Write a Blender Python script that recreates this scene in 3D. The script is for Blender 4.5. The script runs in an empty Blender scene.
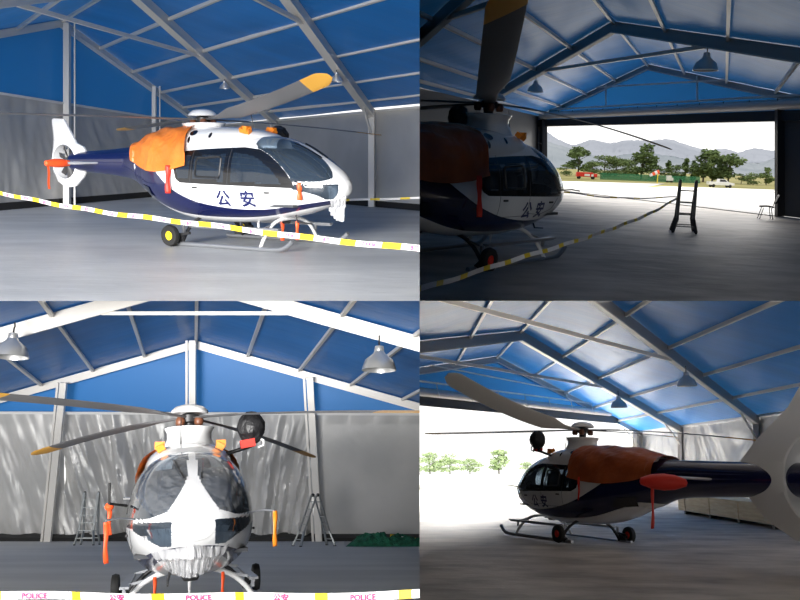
import bpy, bmesh, math, random
import numpy as np
from mathutils import Vector, Matrix, noise
random.seed(7)
F = 800.0
C = bpy.context.scene.collection
SC = bpy.context.scene

# ------------------------------------------------------------------ materials
def mat(name, col, rough=.5, metal=0.0, spec=.5, coat=0.0):
    m = bpy.data.materials.new(name); m.use_nodes = True
    b = m.node_tree.nodes['Principled BSDF']
    b.inputs['Base Color'].default_value = (*col, 1)
    b.inputs['Roughness'].default_value = rough
    b.inputs['Metallic'].default_value = metal
    b.inputs['Specular IOR Level'].default_value = spec
    b.inputs['Coat Weight'].default_value = coat
    b.inputs['Coat Roughness'].default_value = .08
    return m
def N(m, t): return m.node_tree.nodes.new(t)
def LK(m, a, b): m.node_tree.links.new(a, b)
def noise_col(m, c1, c2, scale=1.0, detail=6, stretch=None, bump=0.0, bscale=None, rough=None, lo=.35, hi=.65):
    b = m.node_tree.nodes['Principled BSDF']
    tc = N(m, 'ShaderNodeTexCoord'); mp = N(m, 'ShaderNodeMapping')
    if stretch: mp.inputs['Scale'].default_value = stretch
    LK(m, tc.outputs['Object'], mp.inputs['Vector'])
    n = N(m, 'ShaderNodeTexNoise'); n.inputs['Scale'].default_value = scale; n.inputs['Detail'].default_value = detail
    LK(m, mp.outputs[0], n.inputs['Vector'])
    r = N(m, 'ShaderNodeValToRGB'); r.color_ramp.elements[0].color = (*c1, 1); r.color_ramp.elements[1].color = (*c2, 1)
    r.color_ramp.elements[0].position = lo; r.color_ramp.elements[1].position = hi
    LK(m, n.outputs['Fac'], r.inputs['Fac']); LK(m, r.outputs['Color'], b.inputs['Base Color'])
    if bump:
        n2 = N(m, 'ShaderNodeTexNoise'); n2.inputs['Scale'].default_value = bscale or scale; n2.inputs['Detail'].default_value = 4
        LK(m, mp.outputs[0], n2.inputs['Vector'])
        bp = N(m, 'ShaderNodeBump'); bp.inputs['Strength'].default_value = bump; bp.inputs['Distance'].default_value = .1
        LK(m, n2.outputs['Fac'], bp.inputs['Height']); LK(m, bp.outputs['Normal'], b.inputs['Normal'])
    return m
def translucent(m, col, fac):
    b = m.node_tree.nodes['Principled BSDF']; out = m.node_tree.nodes['Material Output']
    t = N(m, 'ShaderNodeBsdfTranslucent'); t.inputs['Color'].default_value = (*col, 1)
    mx = N(m, 'ShaderNodeMixShader'); mx.inputs[0].default_value = fac
    LK(m, b.outputs[0], mx.inputs[1]); LK(m, t.outputs[0], mx.inputs[2]); LK(m, mx.outputs[0], out.inputs[0])
    return m
def see_through(m, fac, tint=(1, 1, 1)):
    b = m.node_tree.nodes['Principled BSDF']; out = m.node_tree.nodes['Material Output']
    t = N(m, 'ShaderNodeBsdfTransparent'); t.inputs['Color'].default_value = (*tint, 1)
    mx = N(m, 'ShaderNodeMixShader'); mx.inputs[0].default_value = fac
    LK(m, b.outputs[0], mx.inputs[1]); LK(m, t.outputs[0], mx.inputs[2]); LK(m, mx.outputs[0], out.inputs[0])
    return m
M = {}
M['concrete'] = noise_col(mat('concrete_floor', (.4,.4,.4), .42, spec=.5), (.42,.425,.43), (.54,.545,.545), .55, 9, (.6,1.7,1), bump=.12, bscale=3)
M['concrete_warm'] = noise_col(mat('concrete_floor_brownish', (.4,.4,.4), .6, spec=.4), (.30,.265,.235), (.56,.505,.455), .8, 10, (.8,1.3,1), bump=.5, bscale=1.6)
M['concrete_grey'] = noise_col(mat('concrete_floor_grey', (.3,.3,.3), .5), (.40,.405,.405), (.50,.505,.50), .4, 8, (.5,2,1), bump=.08, bscale=3)
M['apron'] = noise_col(mat('pale_concrete_apron', (.8,.8,.78), .9), (.74,.73,.70), (.84,.83,.81), .3)  # pale concrete tone of the outside slab
M['blue'] = translucent(noise_col(mat('blue_pvc', (.02,.16,.46), .38, spec=.5), (.012,.15,.48), (.018,.195,.60), .35, 3, (.35,2,1), bump=.3, bscale=.9), (.03,.20,.50), .12)
M['blue_gable'] = translucent(mat('blue_pvc_gable', (.013,.17,.50), .45), (.03,.22,.55), .16)
M['silver'] = noise_col(mat('silver_pvc', (.6,.6,.6), .42, .3), (.50,.50,.49), (.60,.59,.575), .4, 3, bump=.15, bscale=1.2)
M['silver_shade'] = mat('silver_pvc_in_shade', (.06,.063,.07), .6)  # silver wall fabric with shade put into its base colour
M['seam'] = mat('white_seam_tape', (.75,.74,.72), .6)
M['skirt'] = mat('black_skirting', (.012,.012,.012), .7)
M['alu'] = mat('painted_aluminium', (.78,.75,.70), .38, .15)
M['alu_dark'] = mat('dark_aluminium', (.42,.40,.38), .35, .5)  # darker copy of the frame aluminium; on roof beams the shade is painted in
M['white'] = mat('white_paint', (.80,.80,.80), .22, coat=.6)
def livery():
    m = mat('livery_paint', (.80,.80,.80), .22, coat=.6); b = m.node_tree.nodes['Principled BSDF']
    prev = None
    c = (.80,.80,.80,1); src = None
    for an, colr in (('band', (.004,.007,.05,1)), ('surround', (.006,.006,.007,1))):
        a = N(m, 'ShaderNodeAttribute'); a.attribute_name = an
        g = N(m, 'ShaderNodeMath'); g.operation = 'GREATER_THAN'; g.inputs[1].default_value = 0; LK(m, a.outputs['Fac'], g.inputs[0])
        x = N(m, 'ShaderNodeMix'); x.data_type = 'RGBA'; LK(m, g.outputs[0], x.inputs[0])
        if src is None: x.inputs[6].default_value = c
        else: LK(m, src, x.inputs[6])
        x.inputs[7].default_value = colr; src = x.outputs[2]
    LK(m, src, b.inputs['Base Color']); return m
M['livery'] = livery()
M['navy'] = mat('navy_paint', (.004,.007,.05), .22, coat=.6)
M['navy2'] = mat('navy_marking', (.006,.01,.075), .4)
M['black'] = mat('black_gloss', (.006,.006,.007), .15, coat=.4)
M['rubber'] = mat('black_rubber', (.012,.012,.012), .7)
M['bag'] = noise_col(mat('black_nylon', (.01,.01,.011), .45), (.006,.006,.007), (.02,.02,.022), 8, 3, bump=.5, bscale=9)
M['glass'] = see_through(mat('tinted_glass', (.02,.03,.045), .04, coat=1), .30, (.5,.58,.66))
M['glass_clear'] = see_through(mat('clear_glass', (.035,.05,.07), .03, coat=1), .42, (.62,.72,.82))
M['film'] = see_through(noise_col(mat('plastic_film', (.9,.9,.92), .12, spec=1, coat=1), (.8,.8,.82), (.95,.95,.96), 6, 3, (1,1,.3), bump=.8, bscale=7), .90)
M['film_bunch'] = see_through(noise_col(mat('bunched_plastic_film', (.9,.9,.92), .12, spec=1, coat=1), (.75,.75,.77), (.95,.95,.96), 9, 3, (1,1,.2), bump=1, bscale=11), .62)
M['blade'] = mat('blade_grey', (.12,.12,.125), .42)
M['blade_lit'] = mat('blade_lit', (.72,.69,.64), .45)  # lit copy of the blade grey, brightness put into the colour
M['amber'] = mat('amber_blade_tip', (.62,.32,.04), .4)
M['brown'] = mat('copper_brown_damper', (.16,.06,.03), .4)
M['orange'] = noise_col(mat('orange_tarpaulin', (.75,.2,.02), .42), (.60,.14,.015), (.78,.22,.03), 1.2, 4, bump=.5, bscale=2.2)
M['orange_p'] = mat('orange_plastic', (.85,.25,.02), .4)
M['orange_shade'] = noise_col(mat('orange_tarpaulin_shade', (.45,.1,.03), .38), (.30,.065,.02), (.50,.115,.03), 1.2, 4, bump=.6, bscale=2.2)  # darker copy of the orange tarpaulin, shade put into its colour
M['red'] = mat('red_cloth', (.75,.03,.015), .5)
M['redorange'] = mat('red_orange_cloth', (.9,.10,.02), .5)
M['steel'] = mat('grey_skid_paint', (.30,.31,.33), .3, .6)
M['steel_white'] = mat('white_skid_paint', (.72,.72,.72), .35)
M['darksteel'] = mat('dark_steel', (.035,.035,.037), .4, .4)
M['seat'] = mat('blue_grey_seat', (.035,.045,.075), .7)
M['cabin'] = mat('cabin_lining', (.045,.048,.055), .7)
M['yellow'] = mat('yellow_tape', (.85,.62,.02), .45)
M['tapewhite'] = mat('white_tape', (.85,.84,.84), .4)
M['pink'] = mat('magenta_print', (.60,.02,.14), .6)
M['ladder'] = mat('ladder_aluminium', (.36,.38,.38), .35, .6)
M['wood'] = noise_col(mat('pine_board', (.6,.4,.2), .55), (.72,.52,.27), (.85,.66,.38), 1.5, 6, (1,1,9), bump=.1)
M['green'] = noise_col(mat('green_net', (.01,.13,.06), .8), (.005,.07,.035), (.015,.17,.085), 5, 5, bump=1, bscale=18)
M['lamp'] = mat('spun_aluminium', (.72,.72,.71), .3, .7)
M['bulb'] = mat('lamp_glass', (.9,.9,.88), .2)
M['grass'] = noise_col(mat('dry_grass', (.3,.3,.08), .9), (.27,.25,.07), (.40,.36,.13), .25, 8)
M['leaf'] = noise_col(mat('tree_leaves', (.06,.11,.03), .8), (.07,.12,.04), (.17,.24,.08), .8, 4)
M['leaf2'] = noise_col(mat('poplar_leaves', (.1,.16,.05), .8), (.09,.15,.045), (.22,.29,.10), .8, 4)
M['leaf3'] = noise_col(mat('overexposed_leaves', (.4,.55,.25), .8), (.36,.48,.22), (.55,.66,.38), .8, 4)  # paleness from overexposure put into the leaf colour
M['bark'] = mat('bark', (.09,.065,.045), .9)
M['mount'] = noise_col(mat('far_mountain_hazed', (.3,.33,.38), 1, spec=0), (.34,.365,.42), (.42,.445,.50), .02, 8)  # aerial haze put into the mountain colour
M['mount2'] = noise_col(mat('near_mountain_hazed', (.3,.33,.36), 1, spec=0), (.27,.305,.34), (.37,.40,.43), .03, 8)  # foothills, fainter aerial haze put into the colour
M['carwhite'] = mat('white_car_paint', (.85,.85,.85), .3)
M['fence'] = see_through(mat('green_mesh_fence', (.03,.20,.09), .8), .35)
for k in ('film',): M[k].use_backface_culling = False

# ------------------------------------------------------------------ mesh helper
class MB:
    def __init__(s): s.v = []; s.f = []; s.m = []
    def add(s, vs, fs, mi=0):
        o = len(s.v); s.v += [tuple(p) for p in vs]; s.f += [tuple(i+o for i in f) for f in fs]; s.m += [mi]*len(fs)
    def box(s, c, size, rot=None, mi=0):
        hx, hy, hz = [k/2 for k in size]
        P = [Vector((x, y, z)) for x in (-hx, hx) for y in (-hy, hy) for z in (-hz, hz)]
        if rot is not None: P = [rot @ p for p in P]
        c = Vector(c)
        s.add([p+c for p in P], [(0,1,3,2),(4,6,7,5),(0,4,5,1),(2,3,7,6),(0,2,6,4),(1,5,7,3)], mi)
    def beam(s, a, b, w, h, up=(0,0,1), mi=0):
        a, b = Vector(a), Vector(b); d = (b-a).normalized(); up = Vector(up)
        sd = d.cross(up)
        if sd.length < 1e-4: sd = d.cross(Vector((0,1,0)))
        sd.normalize(); u = sd.cross(d).normalized()
        P = []
        for e in (a, b):
            for x, y in ((-1,-1),(1,-1),(1,1),(-1,1)): P.append(e+sd*x*w/2+u*y*h/2)
        s.add(P, [(3,2,1,0),(4,5,6,7),(0,1,5,4),(1,2,6,5),(2,3,7,6),(3,0,4,7)], mi)
    def tube(s, pts, r, n=10, mi=0, cap=True):
        pts = [Vector(p) for p in pts]; R = r if isinstance(r, (list, tuple)) else [r]*len(pts)
        o = len(s.v); up = None
        for i, p in enumerate(pts):
            d = (pts[min(i+1, len(pts)-1)]-pts[max(i-1, 0)]).normalized()
            if up is None: up = Vector((0,0,1)) if abs(d.z) < .9 else Vector((1,0,0))
            sd = d.cross(up).normalized(); up = sd.cross(d).normalized()
            for k in range(n):
                a = 2*math.pi*k/n; s.v.append(tuple(p+(sd*math.cos(a)+up*math.sin(a))*R[i]))
        for i in range(len(pts)-1):
            for k in range(n):
                s.f.append((o+i*n+k, o+i*n+(k+1)%n, o+(i+1)*n+(k+1)%n, o+(i+1)*n+k)); s.m.append(mi)
        if cap:
            s.f.append(tuple(o+k for k in range(n))[::-1]); s.m.append(mi)
            s.f.append(tuple(o+(len(pts)-1)*n+k for k in range(n))); s.m.append(mi)
    def lathe(s, prof, c, ax=(0,0,1), n=24, mi=0):
        ax = Vector(ax).normalized(); q = Vector((0,0,1)).rotation_difference(ax).to_matrix(); c = Vector(c)
        o = len(s.v)
        for (r, z) in prof:
            for k in range(n):
                a = 2*math.pi*k/n; s.v.append(tuple(c+q@Vector((r*math.cos(a), r*math.sin(a), z))))
        for i in range(len(prof)-1):
            for k in range(n):
                s.f.append((o+i*n+k, o+i*n+(k+1)%n, o+(i+1)*n+(k+1)%n, o+(i+1)*n+k)); s.m.append(mi)
    def grid(s, fn, nu, nv, mi=0, mf=None):
        o = len(s.v)
        for i in range(nu+1):
            for j in range(nv+1): s.v.append(tuple(fn(i/nu, j/nv)))
        for i in range(nu):
            for j in range(nv):
                a = o+i*(nv+1)+j; s.f.append((a, a+1, a+nv+2, a+nv+1)); s.m.append(mi if mf is None else mf((i+.5)/nu, (j+.5)/nv))
    def xf(s, fn): s.v = [tuple(fn(Vector(p))) for p in s.v]; return s
    def build(s, name, mats, parent=None, smooth=True, mw=None):
        me = bpy.data.meshes.new(name); me.from_pydata(s.v, [], s.f)
        if not isinstance(mats, (list, tuple)): mats = [mats]
        for k in mats: me.materials.append(M[k] if isinstance(k, str) else k)
        me.polygons.foreach_set('material_index', s.m)
        me.update()
        if smooth:
            me.polygons.foreach_set('use_smooth', [True]*len(me.polygons))
            try: me.set_sharp_from_angle(angle=math.radians(38))
            except Exception: pass
        o = bpy.data.objects.new(name, me); C.objects.link(o)
        if parent is not None: o.parent = parent
        elif mw is not None: o.matrix_world = mw
        CUR.append(o)
        return o
CUR = []
def tag(o, label=None, cat=None, group=None, kind=None):
    if label: o['label'] = label
    if cat: o['category'] = cat
    if group: o['group'] = group
    if kind: o['kind'] = kind
    return o
def empty(name, mw, label=None, cat=None, group=None):
    o = bpy.data.objects.new(name, None); C.objects.link(o); o.empty_display_size = .2
    o.matrix_world = mw
    return tag(o, label, cat, group)
def struct(o): o['kind'] = 'structure'; return o
def origin_to(o, p):
    p = Vector(p); o.data.transform(Matrix.Translation(-p)); o.location = p; return o

def curve_interp(xs, ys):
    xs = np.array(xs, float); ys = np.array(ys, float); d = np.gradient(ys, xs)
    def f(x):
        x = min(max(x, xs[0]), xs[-1]); i = int(np.searchsorted(xs, x)-1); i = min(max(i, 0), len(xs)-2)
        h = xs[i+1]-xs[i]; t = (x-xs[i])/h
        return ((2*t**3-3*t*t+1)*ys[i]+(t**3-2*t*t+t)*h*d[i]+(-2*t**3+3*t*t)*ys[i+1]+(t**3-t*t)*h*d[i+1])
    return f
def inpoly(x, y, P):
    c = False; j = len(P)-1
    for i in range(len(P)):
        if (P[i][1] > y) != (P[j][1] > y) and x < (P[j][0]-P[i][0])*(y-P[i][1])/(P[j][1]-P[i][1])+P[i][0]: c = not c
        j = i
    return c

# ------------------------------------------------------------------ a hangar bay: its floor plane and placing helpers
class Bay:
    """floor plane z = a*x + b*y - h ; each bay stands on its own inclined slab"""
    def __init__(s, hy, h, roll=0.0):
        s.h = h; s.b = (300-hy)/F; s.a = -roll; s.hy = hy; s.roll = roll; s.n = Vector((-s.a, -s.b, 1)).normalized()
    def hor(s, px): return s.hy+s.roll*(px-400)
    def fz(s, x, y): return s.a*x+s.b*y-s.h
    def P(s, x, y, z=0): return Vector((x, y, s.fz(x, y)+z))
    def fl(s, px, py, z=0):
        d = s.h*F/(py-s.hor(px)); return s.P((px-400)*d/F, d, z)
    def at(s, px, py, d): return Vector(((px-400)*d/F, d, (300-py)*d/F))
    def frame(s, loc, head, roll=0.0):
        up = s.n; fw = Vector((head[0], head[1], 0)); fw = (fw-up*fw.dot(up)).normalized(); lf = up.cross(fw)
        m = Matrix((fw, lf, up)).transposed().to_4x4(); m = m @ Matrix.Rotation(roll, 4, 'X')
        m.translation = loc; return m

# ------------------------------------------------------------------ the hangar: ceiling, frames, purlins, walls
def hangar(B, P0, G, LS, H, E, purl, near, cfg):
    """P0 ridge foot at the end gable, G half gable vector, LS frame offsets, H ridge height, E eave height"""
    P0 = Vector(P0); G = Vector(G); nL = Vector(near)
    def pt(L, t, dz=0.0, z=None):
        p = P0+G*t+Vector(L); hh = H+(E-H)*abs(t) if z is None else z
        return B.P(p.x, p.y, hh+dz)
    bays = [Vector((0,0))]+[Vector(l) for l in LS[1:]]+[nL]
    mb = MB()
    for sgn in (-1, 1):
        for k in range(len(bays)-1):
            a, b = bays[k], bays[k+1]
            if k == 0: a = a-nL.normalized()*.6
            def fn(u, v, a=a, b=b, sgn=sgn):
                sag = -.05*math.sin(math.pi*u)*(.6+.4*math.sin(v*40+k)) + .03*noise.noise(Vector((u*2, v*9, k*3+sgn)))*math.sin(math.pi*u)
                return pt(a.lerp(b, u), sgn*v*1.005, .02+sag)
            mb.grid(fn, 14, 60)
    struct(mb.build('ceiling', 'blue'))
    # portal frames
    gw = G.normalized(); g3 = Vector((gw.x, gw.y, 0))
    for k, L in enumerate(bays[:-1]):
        mb = MB(); rw, rh = cfg.get('raf', (.16, .34)); kk = .7 if k == 0 else 1
        for sgn in (-1, 1):
            a = pt(L, 0, -rh*kk/2-.03); b = pt(L, sgn, -rh*kk/2-.03)
            mb.beam(a, b, rw, rh*kk)
            mb.beam(a-Vector((0,0,rh*kk/2+.02)), b-Vector((0,0,rh*kk/2+.02)), rw*1.5, .04, mi=1)
            foot = pt(L, sgn, 0, 0); top = pt(L, sgn, -.05)
            mb.beam(foot, top, .24, .24, up=g3)
            kn = cfg.get('knee', .13)
            if k > 0 or cfg.get('kneegable'):
                mb.beam(pt(L, sgn*(1-kn), -rh-.02), pt(L, sgn, 0, E-1.15), .07, .09, mi=1)
        if k > 0 and 'tie' in cfg:
            tt = cfg['tie']; mb.beam(pt(L, -tt, -rh-.03), pt(L, tt, -rh-.03), .10, .12, mi=1)
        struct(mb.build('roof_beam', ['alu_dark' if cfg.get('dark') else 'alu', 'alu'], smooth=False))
    # purlins
    for t in purl:
        for sgn in ((-1, 1) if t > 0.001 else (1,)):
            mb = MB()
            mb.beam(pt((0,0), sgn*t, -.10), pt(nL, sgn*t, -.10), cfg.get('pw', .09), .12)
            struct(mb.build('roof_purlin_beam', 'alu', smooth=False))
    return pt
def fabric(B, A, Bp, z0, z1, nrm, amp, name='wall_side', m='silver', nu=160, nv=50, seed=0, kind='fold', z1b=None):
    """hanging sheet between floor points A and Bp from height z0 to z1, folded along nrm"""
    mb = MB(); A = Vector(A); Bp = Vector(Bp); nrm = Vector((nrm[0], nrm[1], 0)).normalized(); Lg = (Bp-A).length
    zb = z1 if z1b is None else z1b
    def fn(u, v):
        p = A.lerp(Bp, u); zt = z1+(zb-z1)*u; z = z0+(zt-z0)*v
        s_ = u*Lg; e = 0
        if amp:
            q = Vector((s_*.9+.7*(v*3)*math.sin(seed+u*5), v*1.6, seed))
            e = amp*(noise.noise(q*1.0)+.55*noise.noise(q*2.3+Vector((9,0,0)))+.25*noise.noise(q*Vector((5,2,1)) if False else q*5))
            e *= min(1, (1-v)*5+.25)
            e += amp*.25*abs(math.sin(s_*4.2))*max(0, v-.8)*3
        return Vector((p.x, p.y, B.fz(p.x, p.y)+z))+nrm*e
    mb.grid(fn, nu, nv)
    return struct(mb.build(name, m))

def pendant(B, p, label, group, s=1.0):
    """hanging bell shaped lamp with its hook end at p"""
    m = B.frame(p-Vector((0,0,.75*s)), (0,1))
    r = empty('pendant_lamp', m, label, 'lamp', group)
    mb = MB(); mb.lathe([(.10*s,.42*s),(.13*s,.36*s),(.30*s,.22*s),(.36*s,.06*s),(.37*s,0),(.35*s,.0),(.34*s,.06*s),(.27*s,.2*s),(.05*s,.36*s)], (0,0,0)); mb.build('lamp_shade', 'lamp', r)
    mb = MB(); mb.lathe([(.0,.52*s),(.09*s,.52*s),(.11*s,.42*s),(.08*s,.34*s),(0,.34*s)], (0,0,0)); mb.build('lamp_housing', 'darksteel' if s < 0 else 'lamp', r)
    mb = MB(); mb.lathe([(0,.30*s),(.06*s,.28*s),(.11*s,.16*s),(.08*s,.08*s),(0,.05*s)], (0,0,0)); mb.build('bulb', 'bulb', r)
    mb = MB(); mb.tube([(0,0,.5*s),(0,0,.62*s),(.03*s,0,.68*s),(0,0,.76*s)], .018*s, 8); mb.build('hook', 'darksteel', r)
    return r

# ------------------------------------------------------------------ the helicopter
S_x = [-6.1,-5.0,-4.2,-3.6,-3.2,-2.8,-2.4,-1.9,-1.4,-.8,0,.8,1.3,1.8,2.2,2.55,2.8,2.95,3.05,3.10,3.12]
S_b = [1.66,1.60,1.53,1.44,1.30,1.12,.96,.78,.64,.54,.50,.51,.56,.65,.74,.85,.95,1.04,1.12,1.18,1.27]
S_t = [2.00,2.05,2.10,2.16,2.22,2.28,2.33,2.38,2.41,2.43,2.44,2.43,2.40,2.30,2.14,1.93,1.75,1.62,1.50,1.42,1.33]
S_w = [.16,.19,.22,.27,.36,.48,.60,.73,.80,.84,.85,.85,.83,.79,.72,.61,.49,.38,.26,.15,.03]
fb, ft, fw_ = curve_interp(S_x, S_b), curve_interp(S_x, S_t), curve_interp(S_x, S_w)
def nexp(x): return 2.05+.55*max(0, min(1, (x+3.4)/1.4))-.35*max(0, min(1, (x-1.6)/1.4))
def sec(x, a):
    n = nexp(x); zb, zt, w = fb(x), ft(x), fw_(x); c, s = math.cos(a), math.sin(a)
    y = w*math.copysign(abs(c)**(2/n), c); z = (zb+zt)/2+(zt-zb)/2*math.copysign(abs(s)**(2/n), s)
    if x > -3 and z > 1.35: y *= 1-.13*min(1, (z-1.35)/1.0)
    return y, z
def surf_y(x, z):
    n = nexp(x); zb, zt, w = fb(x), ft(x), fw_(x); k = abs((z-(zb+zt)/2)/((zt-zb)/2)); k = min(k, .999)
    y = w*(1-k**n)**(1/n)
    if x > -3 and z > 1.35: y *= 1-.13*min(1, (z-1.35)/1.0)
    return y
SRC = [None]
def sdf(x, y, P):
    d = 9
    if x < -2 or x > 3: return -1
    for i in range(len(P)):
        x1, y1 = P[i-1]; x2, y2 = P[i]; ex, ey = x2-x1, y2-y1; t = max(0, min(1, ((x-x1)*ex+(y-y1)*ey)/(ex*ex+ey*ey)))
        d = min(d, math.hypot(x-x1-t*ex, y-y1-t*ey))
    return min(d, .12)*(1 if inpoly(x, y, P) else -1)
SIDE = [(-.98,2.02),(-.96,1.80),(-.80,1.46),(-.62,1.38),(2.34,1.30),(2.29,1.44),(2.16,1.62),(1.98,1.80),(1.75,1.97),(1.50,2.09),(1.12,2.14),(.2,2.11),(-.75,2.06)]
PANES = [[(-.88,1.95),(-.86,1.80),(-.72,1.50),(-.60,1.45),(-.30,1.44),(-.30,1.99)],
         [(-.14,1.46),(.72,1.43),(.72,2.00),(-.14,1.96)],
         [(.90,1.42),(2.06,1.38),(1.98,1.52),(1.80,1.70),(1.58,1.86),(1.35,1.97),(.90,2.03)]]
up_e = curve_interp([-4.2,-3.2,-2.5,-2.0,-1.5,-1.0,-.3,.5,1.5,2.6,3.12], [2.6,2.6,2.1,1.80,1.50,1.25,1.02,.88,.84,1.00,1.09])
lo_e = curve_interp([-4.2,-3.4,-2.7,-2.1,-1.5,-1.0,-.3,.5,1.5,2.6,3.12], [0.5,1.2,1.20,1.00,.82,.72,.66,.64,.69,.91,1.02])
def region(x, y, z):
    ay = abs(y)
    if inpoly(x, z, SIDE) and ay > .3:
        for k, p in enumerate(PANES):
            if inpoly(x, z, p): return 10+k
        return 2
    # windscreen
    if z > 1.43 and x > 1.18:
        if z > 2.02: hw = .055
        else:
            t = (2.02-z)/.57; hw = .055+.27*t**1.4+max(0, t-.9)*1.2
        arc = 1.28+(2.22-z)*1.05 if z < 2.22 else 1.28+.0*(z-2.22)
        if x > arc+.05 and x > 1.28 and ay > hw: return 3
        if x > arc+.05 and ay > hw: return 0
    if 1.07 < z < 1.385 and x > 2.15 and ay > .24:
        if z > 1.07+max(0, ay-.36)*.62 and (x-2.15) > (1.38-z)*1.5: return 5
    if lo_e(x) < z < up_e(x): return 1
    return 0

def helicopter(B, loc, head, label, group, ns=1, ts=1, ws=1, tb=1, roll=0, tail=1.0, boomh=1.0, blades=(), cover='orange', letters=True, hubz=3.30, film=False, stepcol='steel', red_stab=True, mx=0.0, gx=0.0, turz=0.0, lx=(.3,.82), finx=1.0, finz=1.0, mz=0.0, cvx=-.42, stab=1.35, stx=-5.0, cowl_m='white'):
    mw = B.frame(loc, head, roll)
    R = empty('helicopter', mw, label, 'helicopter', group)
    def txm(x): return x*ns if x > 0 else (x*ts if x > -3.5 else -3.5*ts+(x+3.5)*tb)
    def W(p):
        x = txm(p.x); z = p.z
        if p.x < -2.6:
            k = 1+(boomh-1)*min(1, (-2.6-p.x)/3.4); z = 1.83+(z-1.83)*k; return Vector((x, p.y*ws*k, z))
        return Vector((x, p.y*ws, z))
    # body loft
    xs = list(np.arange(-6.1, -3.5, .1))+list(np.arange(-3.5, 2.5, .026))+list(3.12-.62*(1-np.linspace(0, 1, 40))**1.6)
    na = 208; V = []; 
    for x in xs:
        for k in range(na):
            y, z = sec(x, 2*math.pi*k/na); V.append((x, y, z))
    groups = {}
    for i in range(len(xs)-1):
        for k in range(na):
            a, b, c, d = i*na+k, i*na+(k+1)%na, (i+1)*na+(k+1)%na, (i+1)*na+k
            cx = (xs[i]+xs[i+1])/2; cy = (V[a][1]+V[b][1]+V[c][1]+V[d][1])/4; cz = (V[a][2]+V[b][2]+V[c][2]+V[d][2])/4
            rg = region(cx, cy, cz)
            if cx < -3.45: key = 'boom'; mi = 0
            elif rg < 3: key = 'body'; mi = 0
            else: key = (rg, cy > 0); mi = 0
            groups.setdefault(key, []).append(((a, b, c, d), mi))
    # nose cap
    last = (len(xs)-1)*na
    groups['body'].append((tuple(last+k for k in range(na)), 0))
    groups['boom'].append((tuple(range(na))[::-1], 0))
    def sub(key, name, mats):
        fl = groups.get(key)
        if not fl: return
        idx = {}; mb = MB()
        for f, mi in fl:
            q = []
            for i in f:
                if i not in idx: idx[i] = len(mb.v); mb.v.append(V[i])
                q.append(idx[i])
            mb.f.append(tuple(q)); mb.m.append(mi)
        SRC[0] = list(mb.v); mb.xf(W); return mb.build(name, mats, R)
    fo_ = sub('body', 'fuselage', ['livery'])
    at1 = fo_.data.attributes.new('band', 'FLOAT', 'POINT'); at2 = fo_.data.attributes.new('surround', 'FLOAT', 'POINT')
    src = SRC[0]
    at1.data.foreach_set('value', [max(-1, min(1, min(p[2]-lo_e(p[0]), up_e(p[0])-p[2])*8)) for p in src])
    at2.data.foreach_set('value', [sdf(p[0], p[2], SIDE)*8 if abs(p[1]) > .3 else -1 for p in src])
    sub('boom', 'tail_boom', ['navy'])
    for sd in (True, False):
        sub((3, sd), 'windshield', ['glass_clear']); sub((5, sd), 'chin_window', ['glass_clear'])
        for k in range(3): sub((10+k, sd), 'side_window', ['glass'])
    # window frames with rounded sliding pane
    for sg in (-1, 1):
        mb = MB(); pl = [(-.02,1.52),(.60,1.50),(.62,1.56),(.62,1.90),(.56,1.94),(0,1.91),(-.05,1.85),(-.05,1.58)]
        pp = [W(Vector((x, sg*(surf_y(x, z)+.01), z))) for x, z in pl]; mb.tube(pp+[pp[0]], .022, 6); mb.build('window_frame', 'darksteel', R)
        mb = MB()   # door seams and handles
        for path in ([( -.22,2.12),(-.22,.95)], [(.82,2.14),(.82,1.0)], [(.82,1.0),(1.4,.95),(1.9,1.05),(2.1,1.28)], [(-.22,.95),(.82,.95)]):
            q = []
            for j in range(len(path)-1):
                for t in np.linspace(0, 1, 10):
                    x = path[j][0]+(path[j+1][0]-path[j][0])*t; z = path[j][1]+(path[j+1][1]-path[j][1])*t; q.append(W(Vector((x, sg*(surf_y(x, z)+.001), z))))
            mb.tube(q, .005, 5)
        mb.build('door_seam', 'cabin', R)
        for hx, hz in ((-.05,1.28),(1.75,1.2)):
            mb = MB(); mb.box(W(Vector((hx, sg*(surf_y(hx, hz)+.015), hz))), (.13,.03,.035)); mb.build('door_handle', 'darksteel', R)
        # intake and vents
        for vx, vz, rx, rz in ((-.36,2.46,.13,.06),(-.45,2.31,.045,.07),(.2,2.40,.04,.06)):
            mb = MB(); c = Vector((vx, sg*(cowl_y(vx, vz)+.004), vz)); n = 20
            mb.add([W(c)]+[W(Vector((vx+rx*math.cos(2*math.pi*k/n), sg*(cowl_y(vx, vz+rz*math.sin(2*math.pi*k/n))+.012), vz+rz*math.sin(2*math.pi*k/n)))) for k in range(n)], [(0, 1+k, 1+(k+1)%n) for k in range(n)])
            mb.build('air_vent', 'black', R)
        mb = MB(); vx, vz = -1.02, 1.80
        mb.lathe([(0,.02),(.085,.02),(.1,0)], W(Vector((vx, sg*(surf_y(vx, vz)+.005), vz))), (0, sg, 0)); mb.build('fuel_cap', 'red', R)
        # dark rear vent panel low on the clamshell door
        mb = MB(); mb.grid(lambda u, v: W(Vector((-2.55+.55*u-.12*v, sg*(surf_y(-2.55+.55*u-.12*v, 1.08+.24*v+.0*u)+.006), 1.08+.24*v-.06*(u)))), 6, 6); mb.build('rear_vent', 'black', R)
    # cabin interior
    mb = MB(); mb.box((.75,0,.93), (3.1*1,1.35,.05)); mb.xf(W); mb.build('cabin_floor', 'cabin', R)
    mb = MB(); mb.box((-.95,0,1.6), (.05,1.35,1.3)); mb.xf(W); mb.build('bulkhead', 'cabin', R)
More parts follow.
